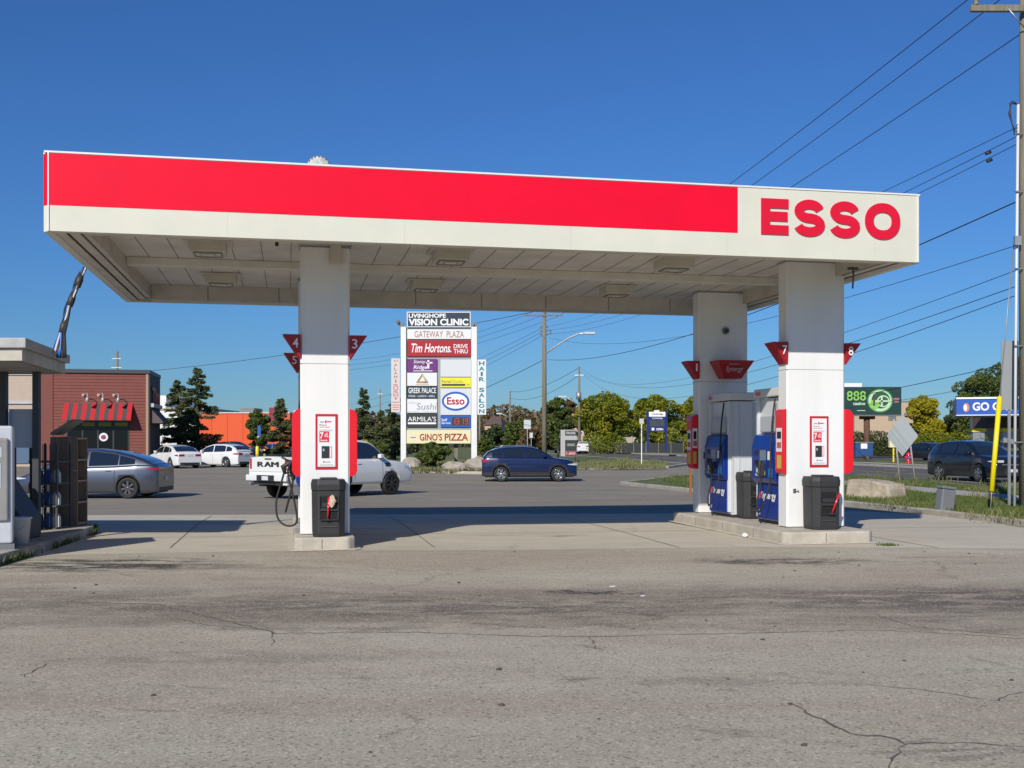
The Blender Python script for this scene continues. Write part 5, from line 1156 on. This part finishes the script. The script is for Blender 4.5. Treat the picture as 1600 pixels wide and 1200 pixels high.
gb = empty("back_of_sign", pw(1578, 25.6, 640), 0, "tall narrow grey metal plate sign beside the right pole, seen from behind", "sign"); MB().box(-.2, .2, 0, .02, 0, 1.62).build("plate", mat("plate_grey", (.30, .32, .33), .5), gb); MB().box(-.03, .03, .021, .06, -2.25, 1.6).build("post", GALV, gb)
MP, q = pole(850.5, 488, 88, .22, .15, "tall wooden utility pole with a crossarm and street lamp, behind the blue crossover")
MB().box(q.x(818), q.x(879), -.2, -.1, q.z(494.4), q.z(492)).build("crossarm", WOODP, MP)
mb = MB()
for (dx, dy) in ((-5, 512), (-5, 518), (-5, 524), (5, 512), (5, 518), (5, 524), (10, 518), (10, 522)): mb.cyl((q.x(850+dx), -.1, q.z(dy)), (q.x(850+dx), -.1, q.z(dy-3)), .07, n=8)
mb.build("insulators", mat("insulator_grey", (.2, .2, .2)), MP)
LAMPM = mat("lamp_arm", (.60, .62, .62), .4, .3)
MB().tube([(q.x(853), -.1, q.z(552)), (q.x(870), -.6, q.z(541)), (q.x(888), -1.2, q.z(530)), (q.x(902), -1.6, q.z(525)), (q.x(912), -1.9, q.z(524))], .07, 8).build("lamp_arm", LAMPM, MP)
MB().box(q.x(911), q.x(927), -2.05, -1.7, q.z(526), q.z(522.5)).build("lamp_head", LAMPM, MP, bevel=.03)
o, q = pole(905, 573, 150, .24, .12, "far utility pole with a transformer and street lamp, left of the biggest yellow-green tree")
MB().cyl((q.x(904), -.4, q.z(624)), (q.x(904), -.4, q.z(613)), .35, n=12).build("transformer", GALV, o)
MB().tube([(q.x(902), -.1, q.z(633)), (q.x(893), -.6, q.z(626)), (q.x(884), -1, q.z(621))], .1, 6).build("lamp_arm", LAMPM, o); MB().box(q.x(872), q.x(885), -1.2, -.8, q.z(621.5), q.z(619)).build("lamp_head", LAMPM, o); MB().box(q.x(898), q.x(912), -.1, .1, q.z(587), q.z(585.5)).build("crossarm", WMET, o)
o, q = pole(797, 611, 220, .26, .14, "farthest utility pole with a street lamp, above the white road sign"); MB().tube([(q.x(796), -.1, q.z(653)), (q.x(789), -.6, q.z(649)), (q.x(784), -1, q.z(647))], .12, 6).build("lamp_arm", LAMPM, o); MB().box(q.x(776), q.x(785), -1.2, -.8, q.z(647.5), q.z(645.5)).build("lamp_head", LAMPM, o)
o, q = pole(749.5, 640, 150, .18, .12, "thin pole just right of the hair salon panel"); MB().tube([(q.x(750), 0, q.z(575)-5.9), (q.x(757), 0, q.z(641))], .08, 6).build("arm", LAMPM, o)
o, q = pole(183, 549, 120, .22, .14, "utility pole rising behind the restaurant roof with short crossarms")
for yy, a in ((560, 7), (574, 8)): MB().box(q.x(183-a), q.x(183+a), -.2, -.1, q.z(yy+1), q.z(yy)).build("crossarm", WMET, o)
o, q = pole(594, 608, 200, .16, .1, "thin far pole between the slim spruce and the plaza sign"); MB().box(q.x(590), q.x(598), -.1, .1, q.z(616), q.z(615)).build("crossarm", WMET, o)
wn = [0]
def wire(a, b, sag, r, label, group="overhead wires"):
    A = pw(a[0], a[2], a[1]); B = pw(b[0], b[2], b[1]); P = []; n = 36
    for i in range(n+1):
        t = i/n; t2 = t; p = A.lerp(B, t2); p.z -= 4*sag*t*(1-t); P.append(p-A)
    rad = [r*.72 for _ in P]
    o = MB().tube(P, rad, 5, cap=False).build("overhead_wire", WIRE, loc=A); return tag(o, label, "wire", group)
wire((1519, -6, 25), (822, 491, 88), .75, .016, "upper left wire of the three rising over the canopy to the top right corner")
wire((1572, -8, 25), (850, 490, 88), .75, .016, "middle wire of the three rising over the canopy to the top right corner")
wire((1596, 52, 25), (876, 491, 88), .70, .016, "lowest of the three wires rising over the canopy to the top right corner")
wire((1586, 200, 25), (855, 511, 88), .6, .012, "top wire of the close trio leaving the right pole below its cable loop")
w1_ = wire((1587, 214, 25), (855, 516, 88), .9, .012, "middle wire of the close trio, with a small black marker")
w2_ = wire((1587, 226, 25), (855, 522, 88), 1.0, .012, "bottom wire of the close trio, with a small black marker")
for (px, py) in ((1544, 239), (1546, 251)):
    q = pw(px, 26.3, py); o = MB().tube([(-.06, 0, -.02), (.06, 0, .03)], .04, 8).build("wire_marker", BLK, loc=q); tag(o, "%s small black marker clipped on a wire near the right pole" % ("upper" if py == 239 else "lower"), "wire marker")
wire((850, 484, 88), (183, 584, 120), .6, .032, "thick black cable rising from the left roof behind the plaza sign to the canopy")
wire((1586, 384, 25), (858, 528, 88), 1.2, .012, "thin wire leaving the right canopy corner almost level")
wire((1586, 316, 25), (856, 562, 88), 1.1, .022, "thick black cable from the right pole past the canopy corner to the street lamp pole")
wire((1586, 423, 25), (905, 580, 150), 2.2, .012, "topmost of the thin low wires right of the front right column")
wire((1586, 448, 25), (905, 573, 150), 2.6, .014, "upper of two parallel low wires right of the front right column")
wire((1586, 462, 25), (912, 586, 150), 2.8, .014, "lower of two parallel low wires right of the front right column")
wire((848, 563, 88), (470, 690, 130), 1.3, .032, "thick cable descending left from the street lamp pole to behind the plaza sign")
for k in range(3): wire((822+28*k, 492, 88), (470, 560+9*k, 150), 1.5, .018, "%s thin wire going left from the street lamp pole's crossarm" % ("left-hand", "middle", "right-hand")[k])
for k in range(3): wire((848, 512+6*k, 88), (500, 640+14*k, 160), 1.2, .018, "%s wire of the bundle falling left from the lamp pole's insulators" % ("top", "middle", "bottom")[k])
wire((1600, 562, 60), (905, 640, 150), 2.0, .03, "low cable passing above the billboard"); wire((1600, 590, 60), (1090, 640, 150), 1.2, .02, "faint low wire right of the billboard, above the yellow tree")
wire((905, 574, 150), (797, 612, 220), 1.0, .04, "far wire between the two distant poles"); wire((905, 586, 150), (797, 622, 220), 1.4, .04, "lower far wire between the two distant poles")
# ------------------------------------------------------------------ signs and small things along the road
def postsign(px, y0, y1, wd, ybase, Y, label, m_=None, pm=None, name="road_sign"):
    q = Pl(Y, px, .12 if Y > 60 else .1); o = empty(name, q.loc, 0, label, "sign"); MB().box(-.03, .03, .0, .05, -.1, q.z(y0)).build("post", pm or GALV, o)
    q.box(MB(), px-wd/2, px+wd/2, y0, y1, -.03, -.002).build("plate", m_ or mat("sign_back", (.55, .57, .58), .4), o); return o
postsign(824, 656, 670, 11, 700, 105, "blank pale square road sign left of the tall wooden utility pole"); postsign(830, 676, 684, 5, 700, 125, "small white round-topped sign beside the blank pale road sign")
postsign(1002.5, 654, 662, 7, 730, 72, "thin white post with a small plate standing in the weeds by the driveway", mat("plate_pale", (.5, .5, .48)), WMET); postsign(1050, 668, 674, 3, 706, 150, "small white plate on a post in front of the off-road car")
postsign(935, 683, 686, 2, 704, 140, "short wooden stake left along the silt fence", WOODP, WOODP, "marker_stake")
q = Pl(41.5, 1408, .12); o = empty("diamond_sign", q.loc, 0, "large blank grey diamond road sign seen from behind on two leaning posts", "sign")
D_ = q.k*31; zc = q.z(681); a = 24.5*q.k
MB().prism([(q.x(1410)-a*1.02, zc+.0), (q.x(1410), zc-a*1.3), (q.x(1410)+a, zc-.0), (q.x(1410)-.02, zc+a*1.35)], -.02, .0, 'y').build("plate", mat("alu_back", (.46, .49, .48), .45, .3), o)
MB().tube([(q.x(1407), .05, -.1), (q.x(1397), .03, q.z(655))], .035, 6).build("post", mat("post_tan", (.42, .38, .33), .7), o); MB().tube([(q.x(1431), .05, -.1), (q.x(1418), .03, q.z(655))], .035, 6).build("post", mat("post_tan", (.42, .38, .33)), o)
q = Pl(80, 888, .12); o = empty("lot_sign", q.loc, 0, "black and grey lot sign board beside the nose of the blue crossover", "sign")
q.box(MB(), 876, 901, 671.5, 713, 0, .25).build("board", mat("lot_sign_grey", (.42, .42, .41), .5), o); q.box(MB(), 883, 900.5, 673, 680, -.05, -.002).build("panel", SK, o); b = q.box(MB(), 883, 900.5, 687.5, 704, -.05, -.002).build("panel", SK, o); q.box(MB(), 883, 900.5, 705, 712, -.05, -.002).build("panel", mat("maroon", (.25, .03, .05), .5), o)
t = MB(); q.text(t, "FOR LEASE", 884.5, 899, 674.5, 678.5, -.05, 0, .02); q.text(t, "LEASING", 886, 898, 693, 697, -.05, 0, 0); q.text(t, "1.800", 885, 899, 706.5, 710.5, -.05, 1, .03); t.build("panel_lettering", [SGR, mat("pinkish", (.7, .4, .4), .5)], o, recalc=False)
q.box(MB(), 877, 879, 713.2, 724, .05, .2).build("leg", SK, o); q.box(MB(), 898, 900.5, 713.2, 724, .05, .2).build("leg", SK, o); MB().cyl((q.x(872), 0, 0), (q.x(872), 0, q.z(697)), .08, n=8).build("side_post", SK, o)
q = Pl(120, 1026, .12); o = empty("blue_pylon_sign", q.loc, 0, "dark blue two-legged pylon sign with a white header across the road", "sign"); NB = mat("navy_sign", (.012, .025, .16), .4)
q.box(MB(), 1010.5, 1013.5, 643, 704, -.2, .2).build("leg", NB, o); q.box(MB(), 1039.5, 1042.5, 643, 704, -.2, .2).build("leg", NB, o)
q.box(MB(), 1013.6, 1039.4, 643.5, 651, -.15, .15).build("header", TXTW, o); b = q.box(MB(), 1013.6, 1039.4, 651.2, 674, -.12, .12).build("board", NB, o); q.box(MB(), 1015, 1038, 656.5, 666.5, -.14, -.125).build("screen", mat("led_dark", (.06, .07, .08), .3), o); q.box(MB(), 1022, 1030, 641, 643.3, -.1, .1).build("cap", TXTW, o)
t = MB(); q.text(t, "Cambridge", 1018, 1036, 645.5, 649, -.15, 1, .02); q.text(t, "CENTRE", 1019, 1035, 652.5, 654.8, -.13, 0, .02); q.text(t, "OPEN", 1025, 1036, 669, 672.5, -.13, 0, .03); q.box(t, 1018, 1022, 668.5, 672.5, -.135, -.13, 0); t.build("sign_lettering", [TXTW, SK], b, recalc=False)
# billboard
q = Pl(96, 1363, .12); o = empty("billboard", q.loc, 0, "dark green casino billboard with a glowing roulette circle on a rusty post", "billboard"); RUST = mat("rust_post", (.12, .06, .035), .8, var=.3)
MB().cyl((q.x(1356), .3, -.1), (q.x(1356), .3, q.z(652)), .27, n=12).build("post", RUST, o); q.box(MB(), 1318, 1408.5, 604.5, 648, 0, .3).build("board", mat("billboard_green", (.012, .045, .04), .5), o, bevel=.02)
q.box(MB(), 1318, 1408, 648.3, 650, -.5, .5).build("catwalk", GREYM, o); q.box(MB(), 1345, 1368, 650.3, 655, .1, .5).build("bracket", RUST, o)
t = MB(); LM = mat("lime", (.25, .55, .10), .5); LT = mat("pale_lime", (.5, .7, .45), .5)
q.text(t, "888", 1323, 1353, 611, 626, 0, 0, .012); q.text(t, "casino", 1333, 1352, 628, 633, 0, 1, .03)
n = 30; disc = lambda cx, cy, r, y, m: t.add([(q.x(cx+r*cos(2*pi*i/n)), y, q.z(cy+r*.92*sin(2*pi*i/n))) for i in range(n)], [tuple(range(n))], m)
disc(1375, 626, 20, -.014, 2); disc(1375, 626, 18, -.02, 1); disc(1376, 625, 14.5, -.026, 3); disc(1380, 627, 10, -.032, 1); disc(1380, 627, 8, -.038, 3); disc(1366, 632, 8, -.044, 0)
q.box(t, 1366, 1390, 625.5, 628, -.056, -.05, 1); q.box(t, 1364, 1367, 616, 634, -.056, -.05, 4); q.box(t, 1376, 1379, 618, 635, -.056, -.0505, 1); q.box(t, 1396, 1405, 622, 624.5, -.02, -.01, 5); q.box(t, 1397, 1404, 626, 629, -.02, -.01, 5); q.box(t, 1339, 1352, 641, 642, -.02, -.01, 1)
t.build("poster_print", [LM, LT, mat("glow_green", (.08, .30, .08), .5), mat("wheel_dark", (.03, .10, .05), .5), mat("figure_dark", (.10, .05, .05), .5), mat("poster_pink", (.45, .15, .22), .5)], o, recalc=False)
# dumpster, hydrant, box
q = Pl(84, 1350, .12); o = empty("dumpster", q.loc, 0, "blue dumpster with a white notice under the billboard", "dumpster"); q.box(MB(), 1337, 1364.5, 692.5, 713, 0, 1.3).build("body", mat("dumpster_blue", (.02, .07, .2), .5, var=.15), o, bevel=.03); q.box(MB(), 1336, 1365.5, 690.5, 692.3, -.05, 1.35).build("lid", GREYM, o); q.box(MB(), 1345, 1355, 693, 701, -.02, -.003).build("notice", PAPER, o)
q = Pl(76, 1419.5, .12); o = empty("hydrant", q.loc, 0, "red fire hydrant across the road between the diamond sign's posts", "hydrant"); mb = MB(); mb.lathe([(.001, 0), (.2, 0), (.2, .05), (.13, .06), (.13, .55), (.17, .56), (.17, .62), (.12, .72), (.05, .8), (.001, .82)], n=14); mb.build("barrel", REDP, o)
MB().cyl((-.26, 0, .45), (.26, 0, .45), .07, n=10).build("side_cap", REDP, o); MB().cyl((0, -.22, .42), (0, 0, .42), .09, n=10).build("front_cap", mat("hyd_blue", (.1, .12, .4), .5), o)
q = Pl(80, 1394, .12); o = empty("utility_cabinet", q.loc, 0, "cream utility box on a yellow post left of the hydrant", "utility box"); q.box(MB(), 1390, 1400, 685, 699, 0, .3).build("box", SCR, o); q.box(MB(), 1396, 1398, 699.2, 722, .1, .2).build("post", YEL, o)
o = empty("timber_post", (gp(1371, 722)[0], 90, .1), 0, "short leaning dark timber post right of the blue dumpster", "post"); MB().tube([(0, 0, -.1), (-.35, 0, 1.5)], .16, 8).build("shaft", WOODP, o)
# GO GAS canopy across the road
q = Pl(98, 1494.5, .12); q.x = lambda px: (px-1494.5)*q.k*.91; q_ang = radians(-20)
o = empty("gas_canopy", q.loc, q_ang, "blue and white fuel canopy with big white letters across the road", "canopy"); GB = mat("gogas_blue", (.012, .09, .42), .4)
q.box(MB(), 1494.5, 1680, 624, 648, 0, 9).build("fascia", GB, o); q.box(MB(), 1494, 1681, 621, 623.8, -.1, 9.1).build("top_trim", TXTW, o); q.box(MB(), 1494, 1681, 648.2, 649.5, -.1, 9.1).build("bottom_trim", TXTW, o)
for px in (1521, 1640): q.box(MB(), px-2, px+2, 649.6, 700, 3, 3.4).build("column", TXTW, o)
t = MB(); q.text(t, "GO GAS", 1520, 1577, 629, 642, 0, 0, .03); disc2 = [(q.x(1510+5*cos(2*pi*i/20)), -.02, q.z(637+7*sin(2*pi*i/20))) for i in range(20)]; t.add(disc2, [tuple(range(20))], 1); t.add([(q.x(1508.5+2.8*cos(2*pi*i/20)), -.026, q.z(637+5*sin(2*pi*i/20))) for i in range(20)], [tuple(range(20))], 0); t.build("sign_lettering", [TXTW, mat("orange_mark", (.6, .22, .08), .5)], o, recalc=False)
for i, (px, lab) in enumerate(((1529.5, "pump with a yellow top under the left of the blue canopy"), (1577, "pump with a yellow top under the middle of the blue canopy"))):
    q2 = Pl(99.5, px, .13); o = empty("gas_pump", q2.loc, 0, lab, "fuel pump", "pumps across the road"); q2.box(MB(), px-9, px+9, 675, 698, 0, .8).build("cabinet", GALV, o); q2.box(MB(), px-11, px+11, 669.5, 674.8, -.1, .9).build("top", YEL, o)
q = Pl(104, 1588, .13); o = empty("station_shop", q.loc, 0, "low brown-roofed station shop under the blue canopy", "building"); q.box(MB(), 1566, 1700, 668, 700, 0, 6).build("wall", BGE, o); q.box(MB(), 1562, 1704, 649, 667.8, -.5, 6.5).build("roof", ROOFB, o)
# near verge things
q = gp(1475, 799, .1); o = empty("cable_pedestal", q, radians(12), "small dark grey cable pedestal leaning in the grass by the kerb", "utility box")
M_ = Matrix.Rotation(radians(7), 4, 'Y'); mb = MB(); mb.M = M_; mb.box(-.17, .17, -.13, .13, -.1, .50); mb.build("body", GREYM, o, bevel=.03); mb = MB(); mb.M = M_; mb.box(-.18, .18, -.14, .14, .503, .57); mb.build("lid", GREYM, o, bevel=.03)
BLK_C = mat("block_concrete", (.44, .37, .28), .9, var=.35, vs=3, bump=1.0, bs=9)
for i, (px0, px1, y0, y1, lab) in enumerate(((1322, 1388, 748, 779, "large pale tan stone block in the grass behind the right bin"),)):
    a = gp(px0, y1, .1); b_ = gp(px1, y1+2, .1); W = (b_-a).length; Hh = (y1-y0)/F*a.y; o = MB().prism([(-.05, -.1), (W+.04, -.1), (W, Hh*.55), (W*.97, Hh*.80), (W*.80, Hh*.84), (W*.62, Hh*.93), (W*.4, Hh*.97), (W*.2, Hh), (W*.04, Hh*.96), (0, Hh*.5)], 0, .75, 'y').build("concrete_block", BLK_C, loc=a, rz=atan2(b_.y-a.y, b_.x-a.x), bevel=.04); tag(o, lab, "concrete block")
q = gp(1079, 767, .1); o = empty("marker_post", q, 0, "thin rust-brown post in the grass left of the rear right column", "post"); MB().box(-.04, .04, -.04, .04, -.1, 1.6).build("shaft", mat("rust_brown", (.30, .09, .03), .7), o)
for i, (px, yt, yb, lab) in enumerate(((402, 697, 721, "taller nearer yellow bollard at the grass edge"), (414, 702, 717, "shorter farther yellow bollard at the grass edge"))):
    Y = 84+8*i; o = empty("bollard", ((px-800)/F*Y, Y, .0), 0, lab, "bollard"); H = CZ+(HY-yt)/F*Y; MB().lathe([(.001, -.1), (.13, -.1), (.13, H-.06), (.09, H-.01), (.001, H)], n=14).build("pipe", YEL, o); MB().lathe([(.135, .05), (.135, .15)], n=14).build("base_band", GREYM, o)
q = Pl(90, 405, .1); o = empty("disabled_sign", q.loc, 0, "small blue and white parking sign on a pole above the yellow bollards", "sign"); MB().box(-.03, .03, 0, .05, -.1, q.z(664)).build("post", WOODP, o); q.box(MB(), 402.5, 407.5, 665, 680, -.03, -.002).build("blue_plate", SB, o); q.box(MB(), 402.5, 407.5, 681, 684.5, -.03, -.002).build("white_plate", TXTW, o)
# dark parked cars on the grass-side lot, behind the bollards
p = Vector(((400-800)/F*108, 108, .0)); car("dark car parked far off below the orange store", p, 88, SED, PBK); p = Vector(((372-800)/F*104, 104, 0)); car("dark car parked far off behind the white hatchback", p, 88, CRV, PBK)
p = Vector(((430-800)/F*112, 112, 0)); car("blue car parked far off, left of the left canopy column", p, 88, SED, SB)
# ------------------------------------------------------------------ grass and weeds
def blades(name, pts, m, hmin, hmax, wd, label, seed=0):
    rr = random.Random(seed); vs = []; fs = []
    for (x, y, z, s_) in pts:
        a = rr.uniform(0, pi); h = rr.uniform(hmin, hmax)*s_; dx, dy = cos(a)*wd, sin(a)*wd; lx, ly = rr.uniform(-.5, .5)*h, rr.uniform(-.5, .5)*h; k = len(vs)
        vs += [(x-dx, y-dy, z), (x+dx, y+dy, z), (x+lx*.4+dx*.6, y+ly*.4+dy*.6, z+h*.6), (x+lx, y+ly, z+h)]; fs.append((k, k+1, k+2, k+3))
    me = bpy.data.meshes.new(name); me.from_pydata(vs, [], fs); me.materials.append(m); me.update(); o = bpy.data.objects.new(name, me); COL.objects.link(o); return tag(o, label, "grass", kind="stuff")
GRM = mat("grass_blade", (.075, .13, .02), .7, isl=((.25, .22, .07), 0.8, -.85), trans=.3); GRY = mat("weed_blade", (.11, .15, .035), .7, isl=((.30, .27, .12), 0.6, -.6), trans=.3)
def inside(p, poly):
    r = False; j = len(poly)-1
    for i in range(len(poly)):
        if (poly[i][1] > p[1]) != (poly[j][1] > p[1]) and p[0] < (poly[j][0]-poly[i][0])*(p[1]-poly[i][1])/(poly[j][1]-poly[i][1])+poly[i][0]: r = not r
        j = i
    return r
rr = random.Random(77); pts = []
def lat(x, y): return Vector((x, y)).dot(RE)
for _ in range(150000):
    y = 17+35*rr.random()**1.2; x = rr.uniform(6.5, min(21, .53*y+1))
    if not inside((x, y), V1): continue
    if 15.75 < lat(x, y) < 17.5: continue
    pn = sin(x*1.7+sin(y*.9)*2)*sin(y*1.1+1.3*sin(x*.8))
    if rr.random() > .72+.35*pn: continue
    pts.append((x, y, g(x, y)+.11, 1+.35*pn))
    if len(pts) > 60000: break
blades("grass", pts, GRM, .04, .13, .010, "mown green grass with bare patches on the near verge")
pts = []
for _ in range(9000):
    t = rr.choice((17.6, 19.9, 15.7, 12.15)); s_ = rr.uniform(12, 45); x, y = rf(s_, t+rr.gauss(0, .18 if t != 19.9 else .5)); q = max(0, sin(s_*1.3+t)*.8+.35)
    if rr.random() < q: pts.append((x, y, g(x, y)+.11, q*(1.0 if t in (17.6, 12.15, 15.7) else 1.5)))
blades("weeds", pts, GRY, .06, .22, .012, "tall straggly weeds along the pavement and road edge", 3)
pts = []
for _ in range(9000):
    px = rr.uniform(895, 1040); py = rr.uniform(721, 732); q = gp(px, py, .11); cl = math.exp(-((px-975)/18)**2)
    pts.append((q.x, q.y, q.z, .5+1.3*cl*rr.random()))
blades("weeds", pts, GRY, .10, .30, .03, "weedy clump at the road edge beside the thin white post", 4)
pts = []
for _ in range(12000):
    px = rr.uniform(570, 755); py = rr.uniform(722, 737); q = gp(px, py, .11); pts.append((q.x, q.y, q.z, 1))
blades("grass", pts, GRY, .08, .28, .03, "dry grass round the boulders under the plaza sign", 5)
pts = []
for _ in range(1500):
    i = rr.randrange(1, 4); a, b_ = pad[i-1], pad[i]; t = rr.random(); cl = .5+.5*sin(t*9+i*2)
    if rr.random() < cl*.8: pts.append((a[0]+(b_[0]-a[0])*t+rr.uniform(-.0, .06), a[1]+(b_[1]-a[1])*t, .0, 1))
blades("weeds", pts, GRM, .03, .14, .008, "low weeds growing along the kiosk kerb", 6)
pts = [(gp(1388, 853).x+rr.gauss(0, .08), gp(1388, 853).y+rr.gauss(0, .04), .0, 1) for _ in range(160)]
blades("weeds", pts, GRM, .02, .06, .008, "tiny weed tuft in the slab edge right of the wide island", 7)
mb = MB()
for i in range(46):
    q = gp(rr.uniform(0, 1600), 862+rr.random()**2*330); s_ = rr.uniform(.008, .022); mb.blob((q.x, q.y, s_*.3), (s_, s_, s_*.5), 6, 4, .3, seed=i)
tag(mb.build("gravel_litter", mat("pebble_dark", (.08, .07, .06), .9), recalc=False), "tiny dark pebbles and leaf bits scattered over the asphalt", "litter", kind="stuff")
for i, (px, py, lab) in enumerate(((958, 917, "pale paper scrap lying by the pothole in front of the islands"), (582, 822, "white paper scrap in the shadow right of the left column"), (1005, 932, "tiny paper scrap right of the pothole"))):
    q = gp(px, py); s_ = (.04, .09, .03)[i]; o = MB().prism([(-s_, -.01), (s_*.3, -.03), (s_, 0), (s_*.2, .02)], .002, .008, 'z').build("paper_scrap", PAPER, loc=(q.x, q.y, q.z+.004)); tag(o, lab, "litter")
